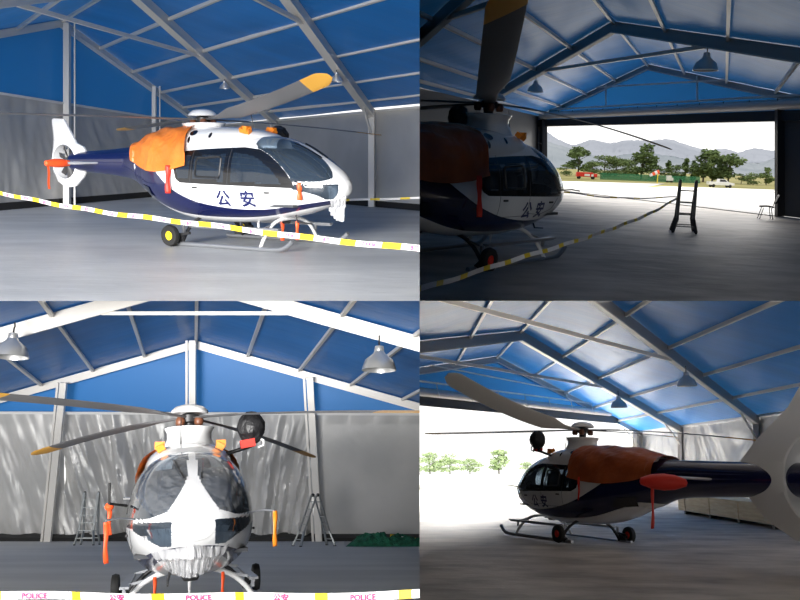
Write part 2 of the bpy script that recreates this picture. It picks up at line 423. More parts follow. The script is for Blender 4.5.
    for (sx, sy) in ((1.15,.36),(1.15,-.36),(-.2,.38),(-.2,-.38),(-.2,0)):
        mb = MB(); mb.box((sx,sy,1.22),(.46,.42,.12)); mb.box((sx-.24,sy,1.55),(.12,.42,.62), Matrix.Rotation(-.15,3,'Y')); mb.box((sx-.28,sy,1.93),(.09,.25,.16)); mb.box((sx,sy,1.06),(.3,.3,.22))
        mb.xf(W); mb.build('seat', 'seat', R)
    mb = MB(); mb.box((2.12,0,1.36), (.3,.95,.26), Matrix.Rotation(.3,3,'Y')); mb.box((2.25,0,1.15),(.3,.3,.4)); mb.xf(W); mb.build('instrument_panel', 'darksteel', R)
    # cowling
    mb = MB(); cx = list(np.linspace(1.62, -3.15, 70)); n = 40
    for x in cx:
        for k in range(n+1):
            a = math.pi*k/n; w, t = cw(x), ct(x); c, s = math.cos(a), math.sin(a)
            mb.v.append((x, w*math.copysign(abs(c)**.75, c), 2.12+(t-2.12)*abs(s)**.75))
    for i in range(len(cx)-1):
        for k in range(n):
            a = i*(n+1)+k; mb.f.append((a, a+1, a+n+2, a+n+1)); mb.m.append(0)
    mb.xf(W); mb.build('engine_cowling', cowl_m, R)
    mb = MB(); o = 0; prof = [(2.40,.60,.50),(2.60,.54,.43),(2.70,.48,.38),(2.80,.48,.38),(2.89,.54,.43),(2.90,.52,.41),(2.90,.02,.02)]
    for z, a_, b_ in prof:
        for k in range(40): an = 2*math.pi*k/40; mb.v.append((.02+mx+a_*math.cos(an), b_*math.sin(an), z+mz))
    for i in range(len(prof)-1):
        for k in range(40): mb.f.append((i*40+k, i*40+(k+1)%40, (i+1)*40+(k+1)%40, (i+1)*40+k)); mb.m.append(0)
    mb.build('mast_fairing', cowl_m, R)
    for sg in (-1, 1):    # amber air intake plugs at the roof front
        mb = MB(); c = W(Vector((.98, sg*.42, 2.50))); mb.box(c, (.24,.13,.10), Matrix.Rotation(-sg*.5,3,'X')@Matrix.Rotation(.25,3,'Y')); mb.box(c+Vector((.04,0,.02)), (.1,.15,.12)); b = mb.build('intake_plug', 'orange_p', R)
    # rotor
    mb = MB(); mb.lathe([(.10,2.80+mz),(.10,hubz-.12),(.17,hubz-.1),(.17,hubz+.02),(.08,hubz+.06)], (mx,0,0), n=20); hb = mb.build('rotor_mast', 'darksteel', R)
    mb = MB(); mb.lathe([(0,.16),(.12,.155),(.24,.12),(.31,.06),(.33,.015),(.31,0),(.2,.05),(0,.09)], (mx,0,hubz+.05), n=32); mb.build('rotor_cap', 'white', hb)
    for k in range(4):
        mb = MB(); a = math.pi/4+k*math.pi/2; mb.lathe([(0,-.07),(.06,-.07),(.08,-.03),(.08,.03),(.05,.08),(0,.08)], (mx+.22*math.cos(a), .22*math.sin(a), hubz-.10)); mb.build('blade_damper', 'brown', hb)
    inv = mw.to_3x3().inverted()
    for bl in blades:
        dx, dy, lift = bl[0], bl[1], bl[2]; rad = bl[3] if len(bl) > 3 else 5.1; pitch = bl[4] if len(bl) > 4 else .12
        bm = bl[5] if len(bl) > 5 else 'blade'; dw = Vector((dx, dy, 0)).normalized(); dw = dw-B.n*dw.dot(B.n)
        d = inv@dw; d.normalize(); sd = Vector((-d.y, d.x, 0)).normalized(); ns_ = 46; nc = 12; mb = MB(); ci = bl[6] if len(bl) > 6 else 1.0
        def ch(r):
            if r < .9: return .10+.04*r
            if r < 1.5: return .136+(.32-.136)*(r-.9)/.6
            return .32 if r < rad-.35 else .32-.20*((r-rad+.35)/.35)**2
        for i in range(ns_+1):
            r = .16+(rad-.16)*i/ns_; c = ch(r)*ci; th = .035 if r > 1.2 else .06; zz = hubz+lift*(r/rad)**1.6-.02
            pi_ = pitch*(1 if r > 1 else r)
            for k in range(nc):
                an = 2*math.pi*k/nc; u = math.cos(an)*c/2; w_ = math.sin(an)*th*(.65+.35*math.cos(an))*.5
                p = d*r+sd*(u*math.cos(pi_)-w_*math.sin(pi_))+Vector((0,0,u*math.sin(pi_)+w_*math.cos(pi_))); mb.v.append(tuple(p+Vector((mx,0,zz))))
        for i in range(ns_):
            r = .16+(rad-.16)*(i+.5)/ns_
            for k in range(nc):
                mb.f.append((i*nc+k, i*nc+(k+1)%nc, (i+1)*nc+(k+1)%nc, (i+1)*nc+k)); mb.m.append(1 if r > rad-.82 else 0)
        mb.f.append(tuple(ns_*nc+k for k in range(nc))); mb.m.append(1)
        mb.build('rotor_blade', [bm, 'amber' if bm == 'blade' else 'blade_lit'], R)
    # tail fin with ducted fan
    tcx = txm(-6.35); T = tail; cz = 1.83
    out = [(.78,.16),(.62,.40),(.34,.72),(.05,1.30),(-.10,1.62),(-.55,1.66),(-.62,1.60),(-.58,.95),(-.62,.45),(-.72,.1),(-.70,-.25),(-.52,-.55),(-.2,-.72),(.2,-.68),(.55,-.42),(.74,-.14)]
    out = [(a*(finx if a > 0 else 1), b*(finz if b > .5 else 1)) for a, b in out]
    def rad_at(an):
        dx, dz = math.cos(an), math.sin(an); best = .7
        for i in range(len(out)):
            x1, z1 = out[i]; x2, z2 = out[(i+1)%len(out)]; ex, ez = x2-x1, z2-z1; den = dx*ez-dz*ex
            if abs(den) < 1e-9: continue
            t = (x1*ez-z1*ex)/den; u = (x1*dz-z1*dx)/den
            if t > 0 and -1e-6 <= u <= 1+1e-6: best = t; break
        return best
    mb = MB(); NA = 144; rings = [(0,-.17),(.0,-.19),(.04,-.20),(.3,-.16),(.7,-.09),(1,-.03),(1,.03),(.7,.09),(.3,.16),(.04,.20),(0,.19),(0,.17)]
    for (t, yy) in rings:
        for k in range(NA):
            an = 2*math.pi*k/NA; ro = rad_at(an); r = .47+(ro-.47)*t
            th = yy*(1 if r < .9 else max(.35, 1-(r-.9)*.9))
            mb.v.append((tcx+T*r*math.cos(an), T*th, cz+T*r*math.sin(an)))
    nr = len(rings)
    for i in range(nr):
        for k in range(NA): mb.f.append((i*NA+k, i*NA+(k+1)%NA, ((i+1)%nr)*NA+(k+1)%NA, ((i+1)%nr)*NA+k)); mb.m.append(0)
    fin = mb.build('tail_fin', cowl_m, R)
    mb = MB(); mb.lathe([(0,-.13*T),(.09*T,-.12*T),(.13*T,-.05*T),(.13*T,.1*T),(0,.14*T)], (tcx,0,cz), (0,1,0)); mb.build('fan_hub', 'cabin', fin)
    for k in range(10):
        a = 2*math.pi*k/10+.2; mb = MB(); c, s = math.cos(a), math.sin(a)
        P = [];
        for r, w_ in ((.12,.05),(.46,.065)):
            for q, yy in ((-1,-.03),(1,.03)): P.append((tcx+T*(r*c-q*w_*s), T*yy, cz+T*(r*s+q*w_*c)))
        P2 = [(p[0], p[1]+.015, p[2]) for p in P]
        mb.add(P+P2, [(0,1,3,2),(4,6,7,5),(0,2,6,4),(1,5,7,3),(0,4,5,1),(2,3,7,6)]); mb.build('fan_blade', 'darksteel', fin)
    for sg in (-1, 1):   # fin emblem
        mb = MB(); ex, ez = tcx-.30*T, cz+1.22*T*finz
        sh = [(-.10,.05),(-.03,.02),(0,.08),(.03,.02),(.10,.05),(.06,-.05),(0,-.12),(-.06,-.05)]
        mb.add([(ex+a*T, sg*.065*T, ez+b*T) for a, b in sh]+[(ex, sg*.068*T, ez)], [(i, (i+1)%8, 8) for i in range(8)]); mb.build('fin_emblem', 'navy2', fin)
    # stabiliser with red boots
    sx = txm(stx)
    mb = MB(); mb.grid(lambda u, v: (sx+.22*math.cos(v*2*math.pi)*(1-.2*abs(2*u-1)), -stab+2*stab*u, 1.80+.035*math.sin(v*2*math.pi)), 30, 16); st = mb.build('tail_stabilizer', 'white', R)
    # skids
    for sg in (-1, 1):
        y = sg*1.02
        mb = MB(); mb.tube([(-1.35+gx,y,.06),(-1.2+gx,y,.05),(.9+gx,y,.05),(1.70+gx,y,.05),(1.90+gx,y,.07),(2.05+gx,y,.14),(2.18+gx,y,.25)], .05, 12); sk = mb.build('skid', 'steel', R)
        mb = MB(); mb.box((.55+gx,sg*.93,.46), (2.5,.13,.035)); mb.box((.55+gx,sg*.93,.44),(2.5,.03,.06)); mb.build('step_board', stepcol, R)
        wx = -1.0+gx
        mb = MB(); mb.lathe([(.10,-.055),(.17,-.07),(.22,-.06),(.24,0),(.22,.06),(.17,.07),(.10,.055)], (wx, sg*1.22, .24), (0,1,0), 28); wh = mb.build('ground_wheel', 'rubber', R)
        mb = MB(); mb.lathe([(0,-.05),(.05,-.055),(.06,-.03),(.11,-.04),(.11,.04),(.06,.03),(.05,.055),(0,.05)], (wx, sg*1.22, .24), (0,1,0), 20); mb.build('wheel_rim', 'yellow' if cover == 'orange' else 'red', wh)
        mb = MB(); mb.beam((wx,sg*1.22,.24),(wx+.05,sg*1.02,.10),.05,.05); mb.beam((wx,sg*1.10,.24),(wx+.42,sg*1.05,.30),.06,.06); mb.beam((wx-.1,sg*1.04,.07),(wx+.2,sg*1.04,.22),.08,.12); mb.build('wheel_bracket', 'darksteel', R)
    for cxp in (1.35+gx, -.85+gx):
        mb = MB(); pts = []
        for t in np.linspace(-1, 1, 25):
            y = 1.02*t; z = .07+.55*(1-abs(t)**3.2); pts.append((cxp, y, z))
        mb.tube(pts, .04, 10); mb.build('cross_tube', 'steel_white' if cxp > .8 else 'darksteel', R)
        for sg in (-1, 1):
            mb = MB(); mb.beam((cxp, sg*.95, .30), (cxp, sg*.95, .46), .05, .05); mb.beam((cxp, sg*.60, .52), (cxp, sg*.9, .46), .04, .04); mb.build('step_bracket', 'steel', R)
    # belly fittings
    mb = MB(); mb.tube([W(Vector((.9,0,.53))), W(Vector((.9,0,.30))), W(Vector((.86,0,.22)))], [.03,.02,.01], 8); mb.build('belly_antenna', 'steel_white', R)
    mb = MB(); mb.tube([W(Vector((2.05,-.25,.72))), W(Vector((2.1,-.28,.58))), W(Vector((2.45,-.28,.55)))], [.02,.02,.015], 8); mb.build('pitot_tube', 'darksteel', R)
    mb = MB(); mb.lathe([(0,0),(.10,.01),(.13,.06),(.1,.1),(0,.1)], W(Vector((1.6,0,.60)))-Vector((0,0,.1)), n=16); mb.build('landing_light', 'darksteel', R)
    for sg in (-1, 1):
        mb = MB(); mb.tube([W(Vector((2.25,sg*.62,1.42))), W(Vector((2.45,sg*.85,1.46))), W(Vector((2.55,sg*.98,1.44)))], .015, 8); mb.build('temperature_probe', 'steel', R)
    # roof aerial, wipers, wire cutter
    mb = MB(); mb.tube([(1.05,-.15,2.55),(.95,-.15,3.0)], [.012,.006], 6); mb.build('whip_antenna', 'darksteel', R)
    for sg in (1, -1):
        q = []
        for zz in np.linspace(1.92, 2.22, 8):
            # windscreen point at given height close to the centre
            xx = 1.5
            while ft(xx) > zz and xx < 3.1: xx += .01
            q.append(W(Vector((xx-.01+.03, sg*(.10+.45*(zz-1.92)*(1 if sg < 0 else .2)), zz))))
        mb = MB(); mb.tube(q, .016, 6); mb.build('wiper', 'black', R)
    # nose emblem ring
    mb = MB(); mb.lathe([(.075,.0),(.085,.012),(.095,.0),(.085,-.012),(.075,0)], W(Vector((2.93,0,1.56))), Vector((1,0,.75)), 28); mb.build('nose_ring', 'steel', R)
    # lettering
    if letters:
        for sg in (-1, 1):
            for ch_, x0 in (('\u516c', lx[0]), ('\u5b89', lx[1])):
                if sg > 0: x0 = 1.34-x0+.36
                T2 = textmesh(ch_, .36)
                mb = MB(); P = []
                for (u, v) in T2[0]:
                    x = x0+(u if sg < 0 else -u); z = .93+v; P.append(W(Vector((x, sg*(surf_y(x, z)+.006), z))))
                mb.add(P, T2[1] if sg < 0 else [f[::-1] for f in T2[1]]); o = mb.build('lettering', 'navy2', R, smooth=False)
    # camera turret on the port side
    mb = MB(); mb.tube([(.75,.50,2.36+turz*.4),(.78,.80,2.44+turz),(.80,1.0,2.50+turz)], .035, 10); mb.build("turret_bracket", 'darksteel', R)
    mb = MB()
    def sph(u, v):
        a, b = u*2*math.pi, (v-.5)*math.pi; q = Vector((math.cos(a)*math.cos(b), math.sin(a)*math.cos(b), math.sin(b))); r = 1+.10*noise.noise(q*2.6)+.05*noise.noise(q*7)
        return Vector((.82,1.0,2.80+turz))+Vector((q.x*.23, q.y*.23, q.z*.27))*r
    mb.grid(sph, 32, 20); mb.build('camera_turret', 'bag', R)
    mb = MB(); mb.box((.90,.93,2.53+turz), (.14,.24,.13), Matrix.Rotation(.15,3,'X')); mb.build('turret_mount', 'red', R, smooth=False)
    mb = MB(); mb.tube([(.85,1.12,2.62+turz),(.85,1.20,2.58+turz),(.85,1.20,2.50+turz),(.85,1.10,2.46+turz)], .02, 8); mb.build('turret_cable', 'steel_white', R)
    # ---- engine cover: loose tarpaulin over the cowling
    mb = MB()
    def cov(u, v):
        x = cvx-(3.17+cvx)*u-.10*math.sin(v*math.pi); 
        if u > .85: pass
        a = -.10+(math.pi+.20)*v; top = max(ct(max(x, -3.1)), ft(x))+.05-.0*u; wb = max(surf_y(x, 1.9)*1.0, .18)+.055; zc = 1.90-.15*math.sin(u*3)+.05*u
        c, s = math.cos(a), math.sin(a); q = Vector((x*2.2+v*3, v*7, u*5))
        k = 1+.035*noise.noise(q)+.025*abs(noise.noise(q*2.1+Vector((4,0,0))))+.022*math.sin(v*34+u*15)*math.sin(v*3.14)*math.sin(u*3)
        yy = wb*math.copysign(abs(c)**.72, c)*k; zz = zc+(top-zc)*math.copysign(abs(s)**.72, s)*k
        if zz < ft(x)-.03:
            m_ = surf_y(x, max(zz, fb(x)+.03))+.045+.03*(k-1)*10
            if abs(yy) < m_ and abs(c) > .35: yy = math.copysign(m_, c)
        return W(Vector((x, yy, zz)))
    mb.grid(cov, 60, 90)
    cvr = mb.build('engine_cover', 'orange' if cover == 'orange' else 'orange_shade', mw=mw)
    return R, mw, W, cvr

ct = curve_interp([-3.15,-2.7,-2.2,-1.5,-.8,-.2,.4,.9,1.25,1.62], [2.20,2.40,2.52,2.58,2.61,2.61,2.59,2.54,2.46,2.32])
cw = curve_interp([-3.15,-2.7,-2.2,-1.5,-.8,-.2,.4,.9,1.25,1.62], [.22,.42,.56,.64,.66,.66,.62,.55,.44,.25])
def cowl_y(x, z):
    s = max(0, min(1, (z-2.12)/(ct(x)-2.12)))**(1/.75); c = math.sqrt(max(0, 1-s*s)); return max(cw(x)*c**.75, surf_y(x, min(z, ft(x)-.01)) if z < ft(x) else 0)
_TC = {}
def textmesh(body, size, align='LEFT'):
    k = (body, size)
    if k in _TC: return _TC[k]
    cu = bpy.data.curves.new('t', 'FONT'); cu.body = body; cu.size = 1; cu.offset = .03; cu.resolution_u = 3
    o = bpy.data.objects.new('t', cu); C.objects.link(o); bpy.context.view_layer.update()
    dg = bpy.context.evaluated_depsgraph_get(); me = bpy.data.meshes.new_from_object(o.evaluated_get(dg))
    r = ([(v.co.x*size, v.co.y*size) for v in me.vertices], [tuple(p.vertices) for p in me.polygons])
    bpy.data.objects.remove(o); bpy.data.meshes.remove(me); _TC[k] = r
    return r

def streamer(B, p, L, label, col='redorange', w=.07, grp='red warning streamers', ball=0.0):
    """cloth strip hanging down from p"""
    mb = MB(); p = Vector(p)
    mb.grid(lambda u, v: p+Vector(((v-.5)*w*(1+.2*math.sin(u*9)), .02*math.sin(u*7)+.03*(v-.5), -L*u)), 14, 2)
    if ball: mb.lathe([(0,-ball),(ball*.8,-ball*.5),(ball,0),(ball*.7,ball*.6),(0,ball)], p, n=14)
    o = mb.build('warning_streamer', col); sol(o, .004); origin_to(o, p); return tag(o, label, 'streamer', grp)
def sol(o, t):
    m = o.modifiers.new('s', 'SOLIDIFY'); m.thickness = t; return o

def barrier_tape(B, pts, w, label, mirror=False, seg=.55, words=True, tilt=.0, yf=.62):
    """ribbon through points with alternating yellow and white lengths"""
    pts = [Vector(p) for p in pts]; acc = [0]
    for i in range(1, len(pts)): acc.append(acc[-1]+(pts[i]-pts[i-1]).length)
    fx = [curve_interp(acc, [p[k] for p in pts]) for k in range(3)]; T = acc[-1]
    def P(s): return Vector((fx[0](s), fx[1](s), fx[2](s)))
    def fr(s):
        d = (P(min(T, s+.05))-P(max(0, s-.05))).normalized(); up = Vector((0, tilt, 1)); up = (up-d*up.dot(d)).normalized(); return d, up
    n = max(8, int(T/.045)); mb = MB()
    for i in range(n+1):
        s = T*i/n; d, up = fr(s); tw = .25*math.sin(s*.9); nn = d.cross(up); u = up*math.cos(tw)+nn*math.sin(tw); p = P(s)+Vector((0,0,.01*math.sin(s*3)))
        mb.v += [tuple(p+u*w/2+nn*.002), tuple(p-u*w/2+nn*.002), tuple(p-u*w/2-nn*.002), tuple(p+u*w/2-nn*.002)]
    for i in range(n):
        s = T*(i+.5)/n; mi = 0 if (s/seg)%2 < yf else 1
        for k in range(4):
            a, b = i*4+k, i*4+(k+1)%4; mb.f.append((a, b, b+4, a+4)); mb.m.append(mi)
    o = mb.build('barrier_tape', ['yellow', 'tapewhite'], smooth=False)
    tag(o, label, 'tape'); 
    mw = o.matrix_world.copy()
    if words:
        wl = ['POLICE', '\u516c\u5b89']; k = 0; s = seg*yf
        while s < T-seg:
            tv, tf = textmesh(wl[k%2], w*.95)
            width = max(v[0] for v in tv); Pv = []
            for (u, v) in tv:
                uu = (u-width/2); ss = s+seg*(2-yf)/2+(-uu if mirror else uu); d, up = fr(min(max(ss, 0), T)); tw = .25*math.sin(ss*.9); nn = d.cross(up); uv = up*math.cos(tw)+nn*math.sin(tw)
                Pv.append(P(min(max(ss, 0), T))+Vector((0,0,.01*math.sin(ss*3)))+uv*(v-w*.34)*(-1 if mirror else 1)*1.0-nn.normalized()*(.022 if nn.y > 0 else -.022))
            mbt = MB(); mbt.add(Pv, tf); s += 2*seg; k += 1
            t = mbt.build('tape_print', 'pink', smooth=False); t.parent = o
    return o

def ladder(B, loc, head, H, label, m='ladder', spread=.42, wide=.42, splay=.1):
    """folding multi purpose ladder standing as an A frame"""
    R = empty('step_ladder', B.frame(loc, head), label, 'ladder', None)
    nr = max(3, int(H/.32))
    for sg in (-1, 1):
        for ys in (-1, 1):
            mb = MB(); a = Vector((sg*spread, ys*(wide/2+splay), .03)); b = Vector((sg*spread*.75, ys*wide/2, H*.28)); c = Vector((sg*.05, ys*wide/2, H))
            mb.beam(a, b, .09, .055); mb.beam(b, c, .085, .05); mb.box(a-Vector((0,0,.015)), (.10,.06,.05), mi=1); mb.build('leg', [m, 'rubber'], R, smooth=False)
        for i in range(nr):
            z = H*(.13+.80*i/(nr-.5)); k = z/H; x = sg*(spread*(1-k)+.03)
            mb = MB(); mb.beam((x, -wide/2-splay*max(0, .28-k)*3, z), (x, wide/2+splay*max(0, .28-k)*3, z), .055, .035); mb.build('rung', m, R, smooth=False)
    for ys in (-1, 1):
        mb = MB(); mb.lathe([(0,-.03),(.07,-.03),(.07,.03),(0,.03)], (0, ys*wide/2, H-.02), (0,1,0), 16); mb.build('hinge', 'darksteel', R)
    return R

def tree(B, p, H, label, m='leaf', shape='round', grp='trees beyond the grass strip', dens=1.0):
    R = empty('tree', B.frame(p, (0,1)), label, 'tree', grp)
    rr = random.Random(int(abs(p.x*13+p.y*7+H*5)*10)); wide = {'round': .50, 'tall': .20, 'bush': .95}[shape]
    mb = MB(); top = H*.8; mb.tube([(0,0,-.1),(.02*H,0,H*.3),(-.01*H,0,top)], [H*.03,H*.022,H*.006], 7)
    for k in range(5):
        a = rr.random()*6.28; z = H*(.3+.1*k); mb.tube([(0,0,z),(math.cos(a)*H*wide*.5, math.sin(a)*H*wide*.5, z+H*.15)], [H*.012, H*.004], 5)
    mb.build('trunk', 'bark', R)
    mb = MB(); n = int(900*dens); z0 = .04 if shape != 'round' else .08
    blobs = [(rr.uniform(-1,1)*.55, rr.uniform(-1,1)*.55, rr.uniform(0,1)) for _ in range(12)]
    for i in range(n):
        bx, by, bz = blobs[i%12]; a = rr.random()*6.28; b = math.acos(rr.uniform(-1,1)); r = .42*rr.random()**.4
        env = math.sin(math.pi*min(.97, max(.06, bz*.86+.09)))**.6
        x = (bx*env+r*math.sin(b)*math.cos(a))*H*wide; y = (by*env+r*math.sin(b)*math.sin(a))*H*wide
        z = H*(z0+(1-z0)*(.08+.80*bz)+.13*r*math.cos(b)*2)
        s = H*(.028+.03*rr.random()); q = Matrix.Rotation(rr.random()*6.28,3,'Z')@Matrix.Rotation(rr.random()*3,3,'X'); c = Vector((x,y,max(z, .05*H)))
        mb.add([c+q@Vector((-s,-s*.5,0)), c+q@Vector((s,-s*.5,0)), c+q@Vector((s*.8,s*.6,.2*s)), c+q@Vector((-s*.6,s*.7,-.1*s))], [(0,1,2,3)])
    mb.build('crown', m, R, smooth=False)
    return R

# ------------------------------------------------------------------ trimming each bay to its own quarter
VX, HZ = 419.6, 300.9
def trim(bay_no):
    left = bay_no in (1, 3); top = bay_no in (1, 2)
    vx = (VX-400)/F; hz = (300-HZ)/F
    planes = [(Vector((0,4.0,0)), Vector((0,-1,0)))]
    planes.append((Vector((0,0,0)), Vector((1,-vx,0)) if left else Vector((-1,vx,0))))
    planes.append((Vector((0,0,0)), Vector((0,hz,-1)) if top else Vector((0,-hz,1))))
    bpy.context.view_layer.update()
    for o in list(CUR):
        mw = o.matrix_world; vs = [mw@v.co for v in o.data.vertices]
        if not vs: continue
        for co, no in planes:
            ds = [(v-co).dot(no) for v in vs]
            if max(ds) > 1e-6:
                bm = bmesh.new(); bm.from_mesh(o.data); inv = mw.inverted()
                lco = inv@co; lno = (mw.to_3x3().transposed()@no).normalized()
                bmesh.ops.bisect_plane(bm, geom=bm.verts[:]+bm.edges[:]+bm.faces[:], plane_co=lco, plane_no=lno, clear_outer=True)
                bm.to_mesh(o.data); bm.free(); vs = [mw@v.co for v in o.data.vertices]
                if not vs: break
        if not vs: DEAD.append(o)
    for o in DEAD:
        for c in list(o.children):
            if c not in DEAD: pass
    for o in list(DEAD):
        if o in CUR:
            for c in o.children: c.parent = o.parent
            CUR.remove(o); bpy.data.objects.remove(o); DEAD.remove(o)
    CUR.clear()
DEAD = []
def t_px(P0, G, px):
    k = (px-400)/F; return (k*P0[1]-P0[0])/(G[0]-k*G[1])

exec_bays = (1, 2, 3, 4)
HG = 'views of the white and navy police helicopter'
#@@BAYS
# ================================================================== BAY 1 (upper left): helicopter seen from its right front
def bay1():
    B = Bay(160, 1.9)
    P0 = (-14.3, 33.8); G = (2.86, 13.7); LS = [(0,0), (5.31,-7.5), (10.3,-15.2)]
    pt = hangar(B, P0, G, LS, 7.85, 4.0, [0,.2,.4,.6,.77,.91], (24,-34), {'tie': .38, 'raf': (.2,.36), 'pw': .10, 'knee': .1})
    # floor
    mb = MB(); mb.grid(lambda u, v: B.P(-30+62*u, 8+46*v), 20, 20); struct(mb.build('floor', 'concrete'))
    # gable wall, silver below, blue above
    a, b = pt((0,0), 1, 0, 0), pt((0,0), -1, 0, 0); nrm = (13.7, -2.86)
    fabric(B, a, b, .28, 3.95, nrm, .07, 'wall_gable', seed=3, nu=220, z1b=4.7)
    mb = MB(); q = [B.P(P0[0]+G[0]*t, P0[1]+G[1]*t, 3.95+(1-t)/2*.75-.05) for t in (1, 0, -1)]; r = [pt((0,0), t, -.02) for t in (1, 0, -1)]
    off = Vector((13.7,-2.86,0)).normalized()*-.12
    mb.add([p+off for p in q+r], [(0,1,4,3),(1,2,5,4)]); struct(mb.build('wall_gable_top', 'blue_gable', smooth=False))
    mb = MB(); off2 = off*-1.6
    mb.beam(q[0]+off2, q[2]+off2, .03, .09); struct(mb.build('trim_1', 'seam', smooth=False))
    mb = MB(); mb.beam(a+Vector((0,0,.14)), b+Vector((0,0,.14)), .1, .28); struct(mb.build('baseboard_gable', 'skirt', smooth=False))
    for t, w in ((-.0, .24), (.52, .2), (-.5, .2)):
        mb = MB(); o2 = off*-2.2; mb.beam(pt((0,0), t, 0, 0)+o2, pt((0,0), t, -.2)+o2, w, w, up=(0,1,0)); mb.beam(pt((0,0), t, 0, 0)+o2*1.4+Vector((w*.95,0,0)), pt((0,0), t, -.2)+o2*1.4+Vector((w*.95,0,0)), .06, .06, up=(0,1,0))
        struct(mb.build('wall_post_column', 'alu', smooth=False))
    # side wall
    a, b = pt((0,0), 1, 0, 0), pt((16,-23), 1, 0, 0); w_n = (-7.5,-5.3)
    fabric(B, a, b, .25, 3.85, w_n, .035, 'wall_right', seed=9, nu=220)
    mb = MB(); mb.beam(a+Vector((0,0,.12)), b+Vector((0,0,.12)), .1, .25); struct(mb.build('baseboard_right', 'skirt', smooth=False))
    mb = MB(); mb.beam(a+Vector((-.08,-.08,3.85)), b+Vector((-.08,-.08,3.85)), .05, .1); struct(mb.build('trim_2', 'alu', smooth=False))
    # lamps
    for px, py, L, t, lb in ((225,74,LS[1],.55,'small white bell lamp on the rafter above the rotor of the nose right helicopter'), (341,50,LS[2],.64,'white bell lamp on the rafter nearest the amber blade tip')):
        pendant(B, pt(L, t, -.36), lb, 'pendant lamps on the rafters', .6)
    # helicopter
    d = 18.4; X = (226-400)/F*d; loc = B.P(X, d)
    al = math.radians(30); head = (math.cos(al), -math.sin(al))
    R, mw, W, cv = helicopter(B, loc, head, 'white helicopter with navy tail boom, nose to the right, under a bright orange engine cover', HG, ns=1.08, ts=.78, tb=.86, ws=1.05, tail=.92, finz=.72, mz=-.2, hubz=2.80, boomh=1.4, mx=-.55, gx=.5, turz=-.42, lx=(.50,1.10), stab=1.1,
        blades=((3.3,-4.2,.55,5.2,-.55,'blade',1.15),(4,3.3,-.25,5.1,.1),(-3.3,4,-.1,5.1),(-4,-3.3,-.02,5.2,.05)), cover='orange', roll=math.radians(0))
    origin_to2(cv); tag(cv, 'bright orange engine cover draped over the helicopter with its nose to the right', 'cover')
    def H(x, y, z): return mw@W(Vector((x, y, z)))
    streamer(B, H(-1.02,-.86,1.76), .62, 'long dull red streamer below the round fuel cap behind the side windows', 'red', .10)
    streamer(B, H(2.45,-.66,1.42), .36, 'orange streamer hanging across the chin window of the nose', 'redorange', .09)
    streamer(B, H(2.1,-.28,.60), .40, 'red streamer hanging under the nose just above the barrier tape', 'redorange', .06)
    streamer(B, H(1.6,-.1,.56), .42, 'shorter red streamer hanging under the belly beside the front cross tube', 'redorange', .07)
    # red boot on stabiliser end
    mb = MB(); mb.lathe([(0,-.36),(.06,-.33),(.10,-.1),(.10,.1),(.07,.3),(0,.36)], (0,0,0), (0,1,0), 16); m4 = mw@Matrix.Translation((-3.5*.78-1.5*.86,-1.25,1.80))
    for v_i, v in enumerate(mb.v): pass
    o = mb.build('tail_boot', 'redorange', mw=m4); tag(o, 'red orange padded boot over the tail stabiliser end beside the ducted fan', 'cover')
    mb = MB(); mb.grid(lambda u, v: Vector((.02*math.sin(u*6), (v-.5)*.06-.28, -.05-.55*u)), 10, 2); t = mb.build('ribbon', 'redorange', o)
    film_skirt(B, mw, W, 'crumpled clear plastic hanging from the nose of the helicopter facing right', -.35, .30, .75, 2.98, .45, ymin=-.42)
    # tapes
    def D(px, d0, d1, p0=0, p1=420): t = (px-p0)/(p1-p0); return 1/((1-t)/d0+t/d1)
    pts = [(-20,189),(0,193),(60,205),(110,213),(175,221),(240,229),(300,237),(360,243),(430,250)]
    barrier_tape(B, [B.at(px, py, D(px, 18.5, 11)) for px, py in pts], .085, 'yellow and white barrier tape stretched in front of the nose right helicopter', mirror=True, seg=.42, yf=.8)
    barrier_tape(B, [B.at(px, py, 26.5) for px, py in ((340,200.5),(380,199),(425,198))], .07, 'thin far length of barrier tape beside the back wall post', words=False, seg=.5)

def film_skirt(B, mw, W, label, y0, y1, drop, x, zt=.5, ymin=0, n=26, top=1.35):
    """loose strands of clear film hanging under the nose"""
    mb = MB(); rr = random.Random(5)
    def fn(u, v):
        y = y0+(y1-y0)*u; k = v
        ys = y*(1-.35*k); s = surf_y(min(x, 3.0), 1.2)
        xx = x-.5*abs(y)-.05*k+.05*noise.noise(Vector((u*14, v*2, 3)))+.03*math.sin(u*60+v*3)
        z = top-drop*k*(1-.35*abs(2*u-1)**2)+.02*noise.noise(Vector((u*20, v*3, 8)))
        if z > .9: xx = max(xx, x-.42*abs(y)*1.2+.02)
        return mw@W(Vector((xx+.06, ys, z)))
    mb.grid(fn, 70, 22)
    c = mw@W(Vector((x, 0, 1.1))); o = mb.build('plastic_film', 'film_bunch'); origin_to(o, c); tag(o, label, 'plastic film'); return o
def origin_to2(o): return o

